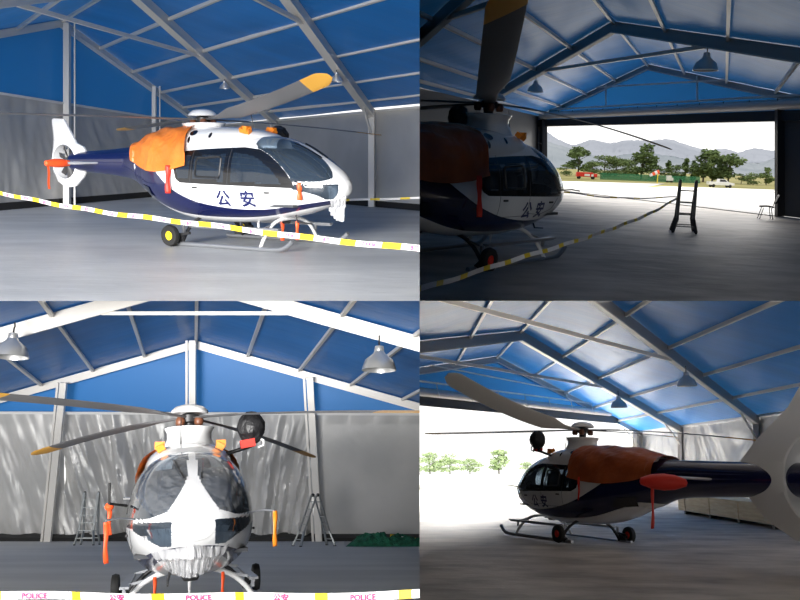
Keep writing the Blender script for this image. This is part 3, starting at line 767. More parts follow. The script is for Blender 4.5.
# ================================================================== BAY 2 (upper right): helicopter and open door to the airfield
def bay2():
    B = Bay(148, 2.2, .04)
    P0 = (12.65, 40.8); G = (3.8, -10.3); LS = [(0,0), (-5.1,-12.5), (-9.8,-24.5)]
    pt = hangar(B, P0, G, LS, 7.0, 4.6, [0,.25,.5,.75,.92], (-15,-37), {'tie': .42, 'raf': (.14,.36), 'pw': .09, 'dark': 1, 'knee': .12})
    mb = MB(); mb.grid(lambda u, v: B.P(-6+14*u+24*u*v, 6+ (30+16*(1-u))*v*1.0), 20, 20)
    mb = MB()
    # floor in front of the threshold line
    tl, tr = pt((0,0), -1.25, 0, 0), pt((0,0), 1.4, 0, 0)
    nl, nr_ = B.P(-10, 7), B.P(13, 7)
    mb.grid(lambda u, v: nl.lerp(nr_, u).lerp(tl.lerp(tr, u), v), 20, 20); struct(mb.build('floor', 'concrete_warm'))
    # outside apron, grass and road
    gd = Vector((G[0], G[1])).normalized(); out = Vector((.44,1)).normalized()
    def og(s, k, z=0):   # s along the gable, k outwards
        p = Vector(P0)+gd*s+out*k; return B.P(p.x, p.y, z)
    def ray(px, py, z=0): return B.fl(px, py, z)
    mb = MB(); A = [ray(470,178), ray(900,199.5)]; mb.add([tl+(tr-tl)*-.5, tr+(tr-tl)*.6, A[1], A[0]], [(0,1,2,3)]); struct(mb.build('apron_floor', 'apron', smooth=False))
    mb = MB(); far = [B.P(5, 125, 0), B.P(120, 125, 0)]; mb.add([A[0]-Vector((0,0,.0)), A[1], far[1], far[0]], [(0,1,2,3)]); struct(mb.build('field_ground', 'grass', smooth=False))
    mb = MB(); r4 = [ray(655,186.5,.03), ray(820,191.2,.03), ray(820,194.5,.03), ray(700,190.5,.03)]; mb.add(r4, [(0,1,2,3)]); struct(mb.build('road', 'apron', smooth=False))
    mb = MB(); r4 = [ray(540,181,.03), ray(665,184,.03), ray(650,186.5,.03), ray(540,183.5,.03)]; mb.add(r4, [(0,1,2,3)]); struct(mb.build('road', 'apron', smooth=False))
    # gable above the door: blue infill, silver roll, header
    tL, tR = t_px(P0, G, 546), t_px(P0, G, 777)
    fr = Vector((-out.x, -out.y, 0))*.15
    mb = MB(); hz = 4.35; q = [pt((0,0), t, 0, hz) for t in (-1, 0, 1)]; r = [pt((0,0), t, -.02) for t in (-1, 0, 1)]
    mb.add(q+r, [(0,1,4,3),(1,2,5,4)]); struct(mb.build('wall_gable', 'blue_gable', smooth=False))
    mb = MB(); mb.beam(pt((0,0), -1, 0, 4.13), pt((0,0), 1, 0, 4.13), .3, .42); struct(mb.build('door_header_beam', 'darksteel', smooth=False))
    mb = MB(); mb.beam(pt((0,0), -.93, 0, 4.92)+fr, pt((0,0), .93, 0, 4.92)+fr, .08, .10); mb.beam(pt((0,0), -.66, 0, 6.1)+fr, pt((0,0), .60, 0, 5.75)+fr, .05,.08)
    for t in (-.33, .33): mb.beam(pt((0,0), t, 0, 4.9)+fr, pt((0,0), t, -.1)+fr, .08, .08, up=(0,1,0))
    struct(mb.build('trim_3', 'alu', smooth=False))
    mb = MB(); mb.tube([pt((0,0), t, 0, 4.55)+fr*1.8 for t in np.linspace(-.95, .95, 9)], .22, 14); o = mb.build('roller_door_curtain', 'silver'); origin_to(o, pt((0,0), 0, 0, 4.55)); tag(o, 'silver rolled up door curtain along the top of the wide open doorway to the airfield', 'door curtain')
    for t in np.linspace(-.9, .9, 14):
        mb = MB(); mb.beam(pt((0,0), t, 0, 4.4)+fr*3.4, pt((0,0), t, 0, 4.75)+fr*3.2, .03, .03, up=(0,1,0)); s = mb.build('strap', 'darksteel', smooth=False); s.parent = o; s.matrix_parent_inverse = o.matrix_world.inverted(); s.location = (0,0,0)
        s.matrix_parent_inverse = Matrix.Translation(-o.location)
    # wall pieces beside the door
    for ta, tb in ((-1.02, tL), (tR, 1.25)):
        fabric(B, pt((0,0), ta, 0, 0), pt((0,0), tb, 0, 0), .05, 4.35, (out.x, out.y), .03, 'wall_gable', 'silver_shade', nu=30, nv=20)
    for t in (tL-.01, tR+.012):
        mb = MB(); mb.beam(pt((0,0), t, 0, 0)+fr, pt((0,0), t, 0, 4.4)+fr, .3, .25, up=(0,1,0)); struct(mb.build('door_post_column', 'darksteel', smooth=False))
    mb = MB(); mb.beam(pt((0,0), tL-.10, 0, 0)+fr, pt((0,0), tL-.10, 0, 4.4)+fr, .16, .16, up=(0,1,0)); mb.beam(pt((0,0), tL-.10, 0, 2.9)+fr, pt((0,0), tL-.04, 0, 2.8)+fr, .05, .05); struct(mb.build('wall_post_column', 'alu', smooth=False))
    # side walls (left one runs behind the helicopter, right one beyond the frame)
    for sg in (-1, 1):
        fabric(B, pt((0,0), sg, 0, 0), pt((-15,-37), sg, 0, 0), 0, 4.6, (1,0), .03, 'wall_side', 'silver_shade', nu=60, nv=10)
    # threshold channel
    mb = MB(); mb.beam(tl+fr*.5, tr+fr*.5, .08, .05); struct(mb.build('trim_4', 'alu_dark', smooth=False))
    # lamps
    pendant(B, pt(LS[1], .42, -.36), 'dark bell lamp hanging under the right roof slope above the doorway', 'pendant lamps on the rafters', 1.0)
    pendant(B, pt(LS[1], -.50, -.36), 'dim bell lamp hanging just right of the wide dark rotor blade', 'pendant lamps on the rafters', .9)
    # helicopter
    d = 16.2; X = (463-400)/F*d; loc = B.P(X, d); al = math.radians(50); head = (math.cos(al), math.sin(al))
    R, mw, W, cv = helicopter(B, loc, head, 'shaded white helicopter with its rear cut off, nose towards the open airfield door', HG, ns=1.02, ts=1.0, ws=1.08, hubz=3.12, gx=.1, mx=.45, cvx=-.62, lx=(.62,1.14),
        blades=((-.07,-1,1.25,5.3,.5,'blade',2.1),(.88,.475,-.72,5.1,.1),(-1,.1,.1,5.1),(-.5,.9,-.1,5.1)), cover='orange_shade', roll=math.radians(2))
    tag(cv, 'brownish orange engine cover on the shaded helicopter facing the open door', 'cover')
    def H(x, y, z): return mw@W(Vector((x, y, z)))
    streamer(B, H(-1.02,-.87,1.76), .75, 'red streamer hanging behind the windows of the shaded helicopter by the door', 'red', .09)
    # ladder by the door
    lp = B.fl(683, 232)
    ladder(B, lp, (.25,1), 1.52, 'dark folding ladder standing alone on the floor before the open door', 'darksteel', .42, .46)
    # chair
    cp = B.fl(765, 219); R = empty('stacking_chair', B.frame(cp, (-1,.25)), 'black chair standing by the right edge of the open airfield door', 'chair')
    mb = MB(); mb.grid(lambda u, v: ((u-.5)*.46, (v-.5)*.44, .45+.03*math.sin(u*3)), 6, 6); o = mb.build('seat', 'rubber', R); sol(o, .05)
    mb = MB(); mb.grid(lambda u, v: (-.27-.12*u, (v-.5)*.42, .62+.34*u), 6, 6); o = mb.build('backrest', 'rubber', R); sol(o, .04)
    for sx in (-1, 1):
        for sy in (-1, 1):
            mb = MB(); mb.tube([(sx*.24, sy*.22, .0),(sx*.14, sy*.2, .43)], .016, 8)
            if sx < 0: mb.tube([(sx*.14, sy*.2, .43),(-.27,sy*.19,.5),(-.34,sy*.19,.8)], .016, 8)
            mb.build('leg', 'steel', R)
    mb = MB(); mb.tube([(-.18,-.2,.3),(-.18,.2,.3)], .012, 6); mb.build('stretcher', 'steel', R)
    # tapes
    def D(t, d0, d1): return 1/((1-t)/d0+t/d1)
    pts = [(414,291),(440,283),(470,274),(500,264),(530,255),(560,246),(600,233),(630,222),(655,211),(677,198)]
    barrier_tape(B, [B.at(px, py, D(((px-414)/263)**.8, 9.5, 23.4)) for px, py in pts], .075, 'barrier tape sagging across the dark floor to the folding ladder', seg=.45, words=False)
    barrier_tape(B, [B.at(562,192,20.5), B.at(620,198,22), B.at(677,197,23.5)], .035, 'thin pale tape running level from the helicopter nose to the ladder', seg=.5, words=False)
    # landscape ----------------------------------------------------------
    trees = [(578,176,30,'round','leaf','dark round tree standing left of the others behind the red vehicle'),
             (592,177,16,'bush','leaf2','low pale bushy tree just right of the dark round tree'),
             (604,177,22,'bush','leaf2','mid height bushy tree between the dark round tree and the tallest one'),
             (616,177,20,'bush','leaf2','yellowish green bushy tree left of the tallest tree'),
             (641,179,34,'round','leaf','broad tallest tree behind the windsock'),
             (628,177,20,'bush','leaf2','bushy tree touching the left side of the tallest tree'),
             (668,180,20,'tall','leaf2','slim poplar right of the tallest tree'),
             (675,181,17,'bush','leaf','low bush above the folding ladder'),
             (684,181,22,'tall','leaf2','slim poplar above the folding ladder'),
             (692,181,20,'tall','leaf2','slim poplar right of the folding ladder'),
             (703,182,33,'round','leaf','dense dark tree at the left of the poplar clump'),
             (712,182,31,'tall','leaf','middle dark poplar of the clump behind the pickup'),
             (720,182,29,'tall','leaf','dark poplar directly behind the white pickup'),
             (728,183,31,'round','leaf','dense dark tree at the right of the poplar clump'),
             (741,184,12,'bush','leaf2','low light bush just right of the pickup'),
             (753,185,13,'bush','leaf2','low light bush midway from pickup to door post'),
             (766,185,17,'round','leaf2','small tree nearest the right door post'),
             (566,176,12,'bush','leaf2','low bush beside the helicopter nose'),
             (656,180,14,'bush','leaf','low dark bush under the red end of the windsock')]
    for px, py, hp, sh, m, lb in trees:
        p = B.fl(px, py); tree(B, p, hp*p.y/F*1.04, lb, m, sh)
    # fence
    mb = MB(); f0, f1 = B.fl(600,179.5), B.fl(700,183.5); mb.grid(lambda u, v: f0.lerp(f1, u)+Vector((0,0,.62*v)), 20, 2); fo = mb.build('mesh_fence', 'fence', smooth=False); sol(fo, .02); origin_to(fo, f0); tag(fo, 'low green mesh fence in front of the trees', 'fence')
    # windsock on yellow pole
    wp = B.fl(657, 184); R = empty('windsock', B.frame(wp, (0,1)), 'red and white windsock on a short yellow pole beyond the apron', 'windsock')
    mb = MB(); mb.tube([(0,0,0),(0,0,1.05)], .045, 8); mb.build('pole', 'yellow', R)
    mb = MB(); mb.tube([(.05,-.05,1.05),(-.12,-.05,.98),(-.30,-.05,.90),(-.5,-.05,.78),(-.7,-.05,.70)], [.16,.15,.14,.12,.09], 12, cap=False)
    R2 = mb; mm = B.frame(wp, (0,1))
    # local axes: x forward, y left
    R2.xf(lambda p: Vector((p.y, -p.x, p.z))); R2.m = [(0 if (i//12)%2 == 0 else 1) for i in range(len(R2.m))]; o = R2.build('sock', ['redorange', 'tapewhite'], R); sol(o, .01)
    # pickup
    cpos = B.fl(720, 187.5); R = empty('pickup_truck', B.frame(cpos, (1,.0)), 'small white pickup truck parked on the grass beyond the apron', 'pickup truck')
    k = .40
    def prof(name, P, w, m):
        mb = MB(); n = len(P); mb.add([(x*k, -w*k, z*k) for x, z in P]+[(x*k, w*k, z*k) for x, z in P], [tuple(range(n))[::-1], tuple(range(n, 2*n))]+[(i, (i+1)%n, n+(i+1)%n, n+i) for i in range(n)]); return mb.build(name, m, R, smooth=False)
    prof('body', [(-2.6,.5),(2.5,.5),(2.6,.95),(1.5,1.12),(-2.6,1.12)], .88, 'carwhite'); prof('cab', [(-.6,1.12),(1.4,1.12),(.7,1.72),(-.5,1.75)], .75, 'carwhite'); prof('window', [(-.5,1.2),(1.1,1.2),(.6,1.64),(-.42,1.66)], .77, 'black')
    for x in (-1.7, 1.7):
        for sg in (-1, 1):
            mb = MB(); mb.lathe([(0,-.1*k),(.3*k,-.1*k),(.36*k,0),(.3*k,.1*k),(0,.1*k)], (x*k, sg*.8*k, .36*k), (0,1,0), 14); mb.build('wheel', 'rubber', R)
    # red vehicle, white tank
    rp = B.fl(584, 179); R = empty('fire_truck', B.frame(rp, (1,0)), 'small red vehicle with white panels at the far left of the field', 'vehicle')
    mb = MB(); mb.box((0,0,.42),(1.5,.5,.4)); mb.box((.95,0,.36),(.4,.5,.32)); mb.build('body', 'red', R, smooth=False)
    mb = MB(); mb.box((.2,-.26,.38),(.5,.02,.2)); mb.box((.7,-.26,.36),(.2,.02,.2)); mb.build('panel', 'carwhite', R, smooth=False)
    for x in (-.5, .8):
        for sg in (-1, 1): mb = MB(); mb.lathe([(0,-.04),(.12,-.04),(.14,0),(.12,.04),(0,.04)], (x, sg*.24, .14), (0,1,0), 12); mb.build('wheel', 'rubber', R)
    vp = B.fl(669, 182.5); R = empty('parked_van', B.frame(vp, (1,0)), 'tiny white van parked in front of the slim poplars', 'van')
    mb = MB(); mb.box((-.05,0,.40),(.42,.3,.46)); mb.box((.22,0,.3),(.2,.3,.28)); mb.build('body', 'carwhite', R, smooth=False)
    for x in (-.18, .22):
        for sg in (-1, 1): mb = MB(); mb.lathe([(0,-.03),(.08,-.03),(.09,0),(.08,.03),(0,.03)], (x, sg*.15, .09), (0,1,0), 10); mb.build('wheel', 'rubber', R)
    # mountains: real ranges with depth
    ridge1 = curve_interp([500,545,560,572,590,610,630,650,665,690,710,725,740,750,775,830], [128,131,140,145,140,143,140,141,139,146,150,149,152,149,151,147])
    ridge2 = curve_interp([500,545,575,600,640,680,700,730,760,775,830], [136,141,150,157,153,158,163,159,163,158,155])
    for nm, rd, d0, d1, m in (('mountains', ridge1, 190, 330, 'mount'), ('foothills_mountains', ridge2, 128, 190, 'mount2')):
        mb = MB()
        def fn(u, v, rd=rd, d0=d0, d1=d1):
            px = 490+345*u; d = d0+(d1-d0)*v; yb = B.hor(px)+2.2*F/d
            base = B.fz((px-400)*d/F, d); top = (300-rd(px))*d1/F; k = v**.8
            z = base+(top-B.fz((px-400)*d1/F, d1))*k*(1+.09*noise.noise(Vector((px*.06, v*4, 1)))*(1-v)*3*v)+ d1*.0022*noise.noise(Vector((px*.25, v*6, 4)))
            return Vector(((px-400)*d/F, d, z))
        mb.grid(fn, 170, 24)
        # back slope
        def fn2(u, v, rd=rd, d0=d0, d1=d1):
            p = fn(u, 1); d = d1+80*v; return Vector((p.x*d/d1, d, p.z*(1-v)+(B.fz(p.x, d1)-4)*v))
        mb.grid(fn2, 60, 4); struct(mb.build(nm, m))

# ================================================================== BAY 3 (lower left): helicopter seen head on
def bay3():
    B = Bay(507, 1.6)
    P0 = (-9.59, 37.6); G = (13.2, 0); LS = [(0,0), (2.7,-10.8)]
    pt = hangar(B, P0, G, LS, 9.45, 5.75, [k*2.42/13.2 for k in range(0, 6)], (7.5,-29), {'tie': .235, 'raf': (.2,.46), 'pw': .13})
    mb = MB(); mb.grid(lambda u, v: B.P(-34+50*u, 6+36*v), 20, 20); struct(mb.build('floor', 'concrete_grey'))
    # back wall: three folded sheets, left loose and wrinkled, right plain
    def sheet(x0, x1, amp, seed, kind):
        mb = MB(); L = x1-x0
        def fn(u, v):
            x = x0+L*u; s_ = x*1.0; zt = 6.0; z = .22+(zt-.22)*v; e = 0
            if kind == 'loose':
                # gathered at the top, diagonal pulls lower down
                c = (x+9.0); q = s_+ (1-v)*1.6*math.copysign(min(1, abs(c)*.2), c)
                e = amp*(math.sin(q*3.1+1.3*noise.noise(Vector((q*.8, v*1.5, seed))))*.45+noise.noise(Vector((q*1.5, v*1.3, seed)))+.5*noise.noise(Vector((q*3.5, v*3, seed+3)))+.22*noise.noise(Vector((q*7, v*8, seed+5))))
                e *= .35+.65*min(1, (1-v)*2.5)
            else: e = amp*noise.noise(Vector((s_*.3, v*2, seed)))
            e += .07*abs(math.sin(s_*2.6))*max(0, v-.90)*8
            return Vector((x, 37.5+.35-e*1.0, B.fz(x, 37.5)+z))
        mb.grid(fn, int(L*16), 80); return struct(mb.build('wall_back', 'silver'))
    sheet(-24, -15.9, .16, 1, 'loose'); sheet(-15.9, -4.1, .36, 2, 'loose'); sheet(-4.1, 4, .04, 3, 'flat')
    mb = MB(); y = 38.0; mb.add([B.P(-24,y,5.8), B.P(4,y,5.8), B.P(4,y,6.3), B.P(P0[0],y,9.5), B.P(-24,y,5.7)], [(0,1,2,3),(0,3,4)]); struct(mb.build('wall_back_top', 'blue_gable', smooth=False))
    mb = MB(); mb.beam(B.P(-24,37.35,6.02), B.P(4,37.35,5.92), .05, .12); struct(mb.build('trim_5', 'seam', smooth=False))
    mb = MB(); mb.beam(B.P(-24,37.7,.12), B.P(4,37.7,.12), .9, .34); struct(mb.build('baseboard_back', 'skirt', smooth=False))
    for x, dx, top in ((-16.3, .75, 7.35), (P0[0], 0, 9.3), (-3.75, -.42, 7.6)):
        mb = MB(); mb.beam(B.P(x, 37.0, 0), B.P(x+dx, 37.0, top), .30, .2, up=(0,1,0)); mb.beam(B.P(x-.27, 37.0, 0), B.P(x+dx-.27, 37.0, top), .10, .1, up=(0,1,0)); struct(mb.build('wall_post_column', 'alu', smooth=False))
    pendant(B, B.at(10.5,322,25.5), 'silver bell lamp under the left rafter at the picture edge above the head on helicopter', 'silver bell lamps under the rafters', 1.5)
    pendant(B, B.at(379,335,25.5), 'silver bell lamp hanging from the right rafter above the turret side', 'silver bell lamps under the rafters', 1.5)
    d = 13.4; X = (188-400)/F*d; loc = B.P(X, d); head = Vector((-X, -d, 0)).normalized()
    R, mw, W, cv = helicopter(B, loc, (head.x, head.y), 'white helicopter seen head on with plastic film over its windscreen', HG, ns=1.22, ts=1, ws=1.13, hubz=3.10, roll=math.radians(3.2),
        blades=((-.79,.61,-.45,5.1,.12),(.32,.95,-.40,5.1,.12),(-.32,-.95,-.22,5.1,.15),(.79,-.61,-.25,5.1,.15)), cover='orange')
    tag(cv, 'engine cover tucked behind the rotor mast of the head on helicopter', 'cover')
    def H(x, y, z): return mw@W(Vector((x, y, z)))
    # film over the windscreen
    mb = MB()
    def fn(u, v):
        a = math.radians(18+144*u); x = 1.62+1.36*v**.8+.05*math.sin(u*3.14); y, z = sec(min(x, 3.04), a)
        k = 1.03+.02*noise.noise(Vector((u*9, v*5, 2)))+.008*math.sin(u*70+v*9)
        return mw@W(Vector((x+.03, y*k, (z-1.3)*k+1.3)))
    mb.grid(fn, 110, 50); o = mb.build('plastic_film', 'film'); origin_to(o, H(2.2,0,2.2)); tag(o, 'clear wrinkled plastic film stretched over the windscreen of the head on helicopter', 'plastic film')
    film_skirt(B, mw, W, 'bunched plastic film strands hanging under the chin of the head on helicopter', -.52, .42, .62, 2.95, top=1.30)
    film_skirt(B, mw, W, 'loose outer layer of plastic film gathered below the nose of the head on helicopter', -.60, .50, .55, 2.90, top=1.22)
    streamer(B, H(1.6,-1.02,1.62), .42, 'red streamer with round cap beside the left edge of the windscreen', 'redorange', .05, ball=.07)
    streamer(B, H(2.55,-.98,1.42), .55, 'orange streamer on the probe at the left side of the nose', 'redorange', .05)
    streamer(B, H(2.55,.98,1.44), .50, 'orange streamer on the probe at the right side of the nose', 'orange_p', .05)
    streamer(B, H(1.4,-.45,.58), .42, 'red streamer under the belly beside the left skid arch', 'redorange', .04)
    streamer(B, H(1.4,.42,.58), .42, 'red streamer under the belly beside the right skid arch', 'redorange', .04)
    mb = MB(); mb.tube([H(1.7,-.80,1.62), H(1.9,-1.0,1.66), H(1.9,-1.0,1.95)], .02, 8); 
    o = mb.build('grab_rail', 'rubber'); o.parent = R; o.matrix_parent_inverse = mw.inverted()
    ladder(B, B.fl(87, 545), (0,1), 2.15, 'grey folding ladder against the silver wall left of the head on helicopter', 'ladder', .35, .6, .1)
    ladder(B, B.fl(314, 546), (.9,.5), 2.05, 'grey folding ladder spread wide by the right wall post', 'ladder', .75, .55, .15)
    # green net heap
    R0 = B.fl(386, 546); rr = random.Random(3)
    mb = MB()
    def hp(u, v):
        x = (u-.5)*3.3; y = (v-.5)*1.2; e = max(0, 1-(2*abs(u-.5))**3)*max(0, 1-(2*abs(v-.5))**2)
        return R0+Vector((x, y+B.b*0, B.b*y+.48*e*(1+.5*noise.noise(Vector((x*2.2, y*3, 1)))+.3*math.sin(x*3)*0+.5*noise.noise(Vector((x*5, y*5, 7))))-.01))
    mb.grid(hp, 60, 24); nt = mb.build('folded_net', 'green'); origin_to(nt, R0); tag(nt, 'heap of dark green netting lying on the floor against the right back wall', 'netting')
    for i in range(9):
        mb = MB(); x = rr.uniform(-1.3, 1.0); y = rr.uniform(-.45, .3); L = rr.uniform(.6, 1.2); z = rr.uniform(.18, .36)
        mb.tube([(x, y, z), (x+L*.4, y+.1, z+rr.uniform(-.03,.1)), (x+L, y, z-.08)], [.03,.05,.02], 7); f = mb.build('net_fold', 'green', nt)
    barrier_tape(B, [B.at(390,536,36.0), B.at(405,538,36.0), B.at(419,540,36.0)], .16, 'short far piece of barrier tape above the green netting', words=False, seg=.5)
    barrier_tape(B, [B.at(px, py, 8.2) for px, py in ((-12,596),(60,596),(140,596.5),(220,597),(300,597),(350,596),(425,594))], .085, 'white barrier tape with magenta print across the front of the head on helicopter', seg=.42, yf=.3)

# ================================================================== BAY 4 (lower right): helicopter from behind
def bay4():
    B = Bay(464, 2.2)
    P0 = (5.06, 41.8); G = (11.7, 14.1); LS = [(0,0), (0,-8.1), (0,-18.3)]
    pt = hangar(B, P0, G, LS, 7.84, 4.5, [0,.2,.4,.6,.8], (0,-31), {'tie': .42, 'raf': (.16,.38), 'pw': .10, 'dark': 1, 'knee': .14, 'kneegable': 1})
    tl, tr = pt((0,0), -1.6, 0, 0), pt((0,0), 1.1, 0, 0)
    nl, nr_ = B.P(-6, 6), B.P(26, 6)
    mb = MB(); mb.grid(lambda u, v: nl.lerp(nr_, u).lerp(tl.lerp(tr, u), v), 24, 24); struct(mb.build('floor', 'concrete_warm'))
    out = Vector((-.1,1,0)); fr = Vector((14.1,-11.7,0)).normalized()*.15
    mb = MB(); mb.add([tl+(tr-tl)*-.6, tr+(tr-tl)*.3, B.P(90,190), B.P(-20,190)], [(0,1,2,3)]); struct(mb.build('apron_floor', 'apron', smooth=False))
    hz = 5.0
    mb = MB(); q = [pt((0,0), t, 0, hz) for t in (-.85, 0, .85)]; r = [pt((0,0), t, -.02) for t in (-.85, 0, .85)]; mb.add(q+r, [(0,1,4,3),(1,2,5,4)]); struct(mb.build('wall_gable', 'blue_gable', smooth=False))
    mb = MB(); mb.beam(pt((0,0), -1, 0, 5.12), pt((0,0), .80, 0, 5.12), .35, .46); struct(mb.build('door_header_beam', 'darksteel', smooth=False))
    mb = MB(); mb.beam(pt((0,0), -.72, 0, 6.0)+fr*2, pt((0,0), .60, 0, 6.0)+fr*2, .07, .08); mb.beam(pt((0,0), -.5, 0, 6.9)+fr, pt((0,0), .42, 0, 6.5)+fr, .05, .07)
    for t in (-.4, .4): mb.beam(pt((0,0), t, 0, 6.0)+fr, pt((0,0), t, -.1)+fr, .07, .07, up=(0,1,0))
    struct(mb.build('trim_6', 'alu', smooth=False))
    mb = MB(); mb.tube([pt((0,0), t, 0, 5.52)+fr*2 for t in np.linspace(-.78, .70, 9)], .20, 14); o = mb.build('roller_door_curtain', 'silver'); origin_to(o, pt((0,0), 0, 0, 5.52)); tag(o, 'silver rolled up curtain above the overexposed doorway behind the tail side helicopter', 'door curtain')
    for t in np.linspace(-.6, .55, 9):
        mb = MB(); mb.beam(pt((0,0), t, 0, 5.35)+fr*3.6, pt((0,0), t, 0, 6.0)+fr*2.4, .04, .04, up=(0,1,0)); s = mb.build('strap', 'alu', smooth=False); s.parent = o; s.matrix_parent_inverse = Matrix.Translation(-o.location)
    # side wall on the right, folded between posts
    for L0, L1, amp, sd in ((0,-8.1,.06,4), (-8.1,-18.3,.15,6), (-18.3,-31,.10,8)):
        a, b = pt((0,L0), 1, 0, 0)+Vector((.16,0,0)), pt((0,L1), 1, 0, 0)+Vector((.16,0,0)); fabric(B, a, b, .02, 4.5, (-1,0), amp, 'wall_right', seed=sd, nu=150, nv=60)
    fabric(B, pt((0,0), .93, 0, 0), pt((0,0), 1, 0, 0), .02, 4.5, (1,-1), .02, 'wall_gable', nu=20, nv=20)
    mb = MB(); mb.beam(pt((0,0), .93, 0, 0)+fr, pt((0,0), .93, 0, 4.6)+fr, .25, .25, up=(0,1,0)); struct(mb.build('door_post_column', 'alu_dark', smooth=False))
    mb = MB(); a, b = pt((0,0), 1, 0, 4.45), pt((0,-31), 1, 0, 4.45); mb.beam(a+Vector((-.06,0,0)), b+Vector((-.06,0,0)), .05, .12); struct(mb.build('trim_7', 'alu', smooth=False))
    pendant(B, B.at(687,366,30), 'silver bell lamp under the dark rafter in the middle of the right roof slope', 'pendant lamps on the rafters', 1.0)
    pendant(B, B.at(619,391,36), 'small far bell lamp beside the bright shine on the blue roof', 'pendant lamps on the rafters', 1.0)
    # helicopter
    d = 22.6; X = (583-400)/F*d; loc = B.P(X, d); al = math.radians(65); head = (-math.cos(al), math.sin(al))
    R, mw, W, cv = helicopter(B, loc, head, 'helicopter seen from behind with a dark navy boom and large fin at the picture edge', HG, ns=.92, ts=1.05, tb=1.55, finx=1.5, gx=.5, stab=1.3, stx=-4.3, ws=1.08, hubz=3.15, tail=2.1, boomh=2.0, roll=math.radians(3),
        blades=((-.78,-.62,1.25,5.3,.55,'blade_lit',1.7),(-.70,.72,.05,6.3,.1),(.75,.66,-.1,5.1),(.70,-.72,-.42,5.1,.1)), cover='orange_shade')
    tag(cv, 'brown orange engine cover on the helicopter seen from behind, before its navy boom', 'cover')
    def H(x, y, z): return mw@W(Vector((x, y, z)))
    mb = MB(); mb.lathe([(0,-.75),(.10,-.70),(.20,-.35),(.23,0),(.20,.4),(.10,.75),(0,.8)], (0,0,0), (0,1,0), 20)
    hp = B.at(664, 482, 17.6); mm = mw.to_3x3().to_4x4(); mm.translation = hp
    o = mb.build('tail_boot', 'red', mw=mm@Matrix.Rotation(math.radians(-52),4,'Z')@Matrix.Diagonal((.9,.66,.8,1))); tag(o, 'red padded boot over the stabiliser end under the navy boom', 'cover')
    streamer(B, hp+Vector((-.25,0,-.08)), .95, 'long thin red streamer hanging from the red boot under the boom', 'red', .07)
    streamer(B, H(-1.02,.90,1.76), .62, 'dull red streamer hanging on the port side under the fuel cap', 'red', .06)
    # crate
    c0, c1 = B.fl(690, 513), B.fl(800, 531)
    dv = (c1-c0); ang = math.atan2(dv.y, dv.x); R = empty('wooden_crate', B.frame(c0.lerp(c1, .5), (dv.x, dv.y)), 'long pale pine crate lying by the silver wall behind the tail', 'crate')
    Lc = dv.length; 
    mb = MB(); mb.box((0,0,.45),(Lc,1.0,.62)); mb.build('box', 'wood', R, smooth=False)
    mb = MB(); mb.box((0,0,.79),(Lc+.1,1.1,.06)); mb.build('lid', 'wood', R, smooth=False)
    for x in np.linspace(-Lc*.42, Lc*.42, 4):
        mb = MB(); mb.box((x,0,.07),(.18,1.0,.14)); mb.build('runner', 'darksteel', R, smooth=False)
        mb = MB(); mb.box((x,.515,.45),(.12,.03,.62)); mb.box((x,-.515,.45),(.12,.03,.62)); mb.build('batten', 'wood', R, smooth=False)
    # trees outside
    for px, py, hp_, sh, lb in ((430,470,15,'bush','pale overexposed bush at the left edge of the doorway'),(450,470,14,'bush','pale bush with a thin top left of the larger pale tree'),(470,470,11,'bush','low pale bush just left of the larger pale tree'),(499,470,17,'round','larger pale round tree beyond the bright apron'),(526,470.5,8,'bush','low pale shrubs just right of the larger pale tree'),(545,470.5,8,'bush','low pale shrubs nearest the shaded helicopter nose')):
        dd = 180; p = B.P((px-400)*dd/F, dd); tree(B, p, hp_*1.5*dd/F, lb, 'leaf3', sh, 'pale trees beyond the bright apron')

for k, f in ((1, bay1), (2, bay2), (3, bay3), (4, bay4)):
    if k in exec_bays: f(); trim(k)

# partition boards added between the bays, unseen edge on, to block stray light
vx = (VX-400)/F; hz = (300-HZ)/F
def board(name, pts, m='skirt', t=.004):
    mb = MB(); mb.add(pts, [(0,1,2,3)]); o = mb.build(name, m, smooth=False); return struct(o)
D0, D1 = .6, 75.0
board('light_partition_upright', [(vx*D0, D0, hz*D0), (vx*D1, D1, hz*D1), (vx*D1, D1, 32), (vx*D0, D0, 6)])
board('light_partition_upright', [(vx*D0, D0, hz*D0), (vx*D1, D1, hz*D1), (vx*D1, D1, -32), (vx*D0, D0, -6)])
DB = -40
board('light_partition_upright', [(-vx*.6, -.6, 40), (vx*DB, DB, 40), (vx*DB, DB, -40), (-vx*.6, -.6, -40)])  # unseen, added behind the camera to keep left and right light apart
board('light_partition_level', [(0, -.6, -hz*.6), (40, -.6, -hz*.6), (40, DB, hz*DB), (0, DB, hz*DB)])
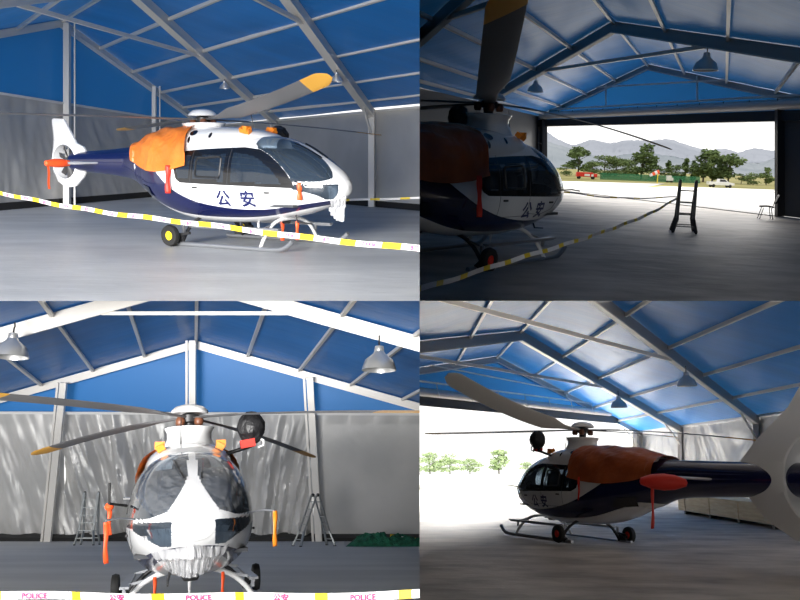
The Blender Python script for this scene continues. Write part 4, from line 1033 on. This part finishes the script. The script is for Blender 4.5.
board('light_partition_level', [(-60, -12.6, 0), (0, -12.6, 0), (0, -60, 0), (-60, -60, 0)])  # unseen, added behind the camera to shield the lower left bay
board('wall_front', [(0, -.8, 0), (45, -.8, 0), (45, -.8, 35), (0, -.8, 35)])
board('light_partition_level', [(0, D0, hz*D0), (30, D0, hz*D0), (30, 11.2, hz*11.2), (0, 11.2, hz*11.2)])

# ------------------------------------------------------------------ camera, light, colour
cam = bpy.data.cameras.new('camera'); co = bpy.data.objects.new('camera', cam); C.objects.link(co)
cam.sensor_width = 36; cam.lens = 36; cam.clip_end = 2000; cam.clip_start = .05
co.rotation_euler = (math.pi/2, 0, 0); SC.camera = co
w = bpy.data.worlds.new('sky'); SC.world = w; w.use_nodes = True
bg = w.node_tree.nodes['Background']; bg.inputs[0].default_value = (1.0, .985, .96, 1); bg.inputs[1].default_value = 1.4
def area(name, loc, to, sx, sy, power, col=(1,1,1)):
    l = bpy.data.lights.new(name, 'AREA'); l.shape = 'RECTANGLE'; l.size = sx; l.size_y = sy; l.energy = power; l.color = col
    o = bpy.data.objects.new(name, l); C.objects.link(o); o.location = loc; o.rotation_euler = (Vector(to)-Vector(loc)).to_track_quat('-Z', 'Y').to_euler(); return o
area('daylight_standin_outside', (12,62,-1), (9,44,-12), 30, 6, 36000, (1,.955,.90))  # unseen area lamp added outside the lower right door as daylight
area('daylight_standin_outside', (24,125,2), (24,122,-40), 90, 50, 120000, (1,1,.97))  # unseen lamp added over the lower right apron in place of sky
area('daylight_standin_outside', (18,62,20), (13,36,5), 26, 8, 8500, (1,.955,.90))  # unseen lamp added beyond the upper right door, standing in for sky
area('daylight_standin_front', (-9,-14,0), (-6,20,0), 14, 18, 26000, (1,.985,.96))  # unseen lamp added behind the camera to brighten the left bays
area('daylight_standin_front', (-20,-62,3.5), (-8,30,4), 26, 7, 112000, (1,.985,.96))  # far unseen lamp added behind the camera for the upper left bay
SC.view_settings.view_transform = 'Standard'; SC.view_settings.look = 'None'; SC.view_settings.exposure = 0; SC.view_settings.gamma = 1; SC.view_settings.use_curve_mapping = False
SC.cycles.transparent_max_bounces = 16
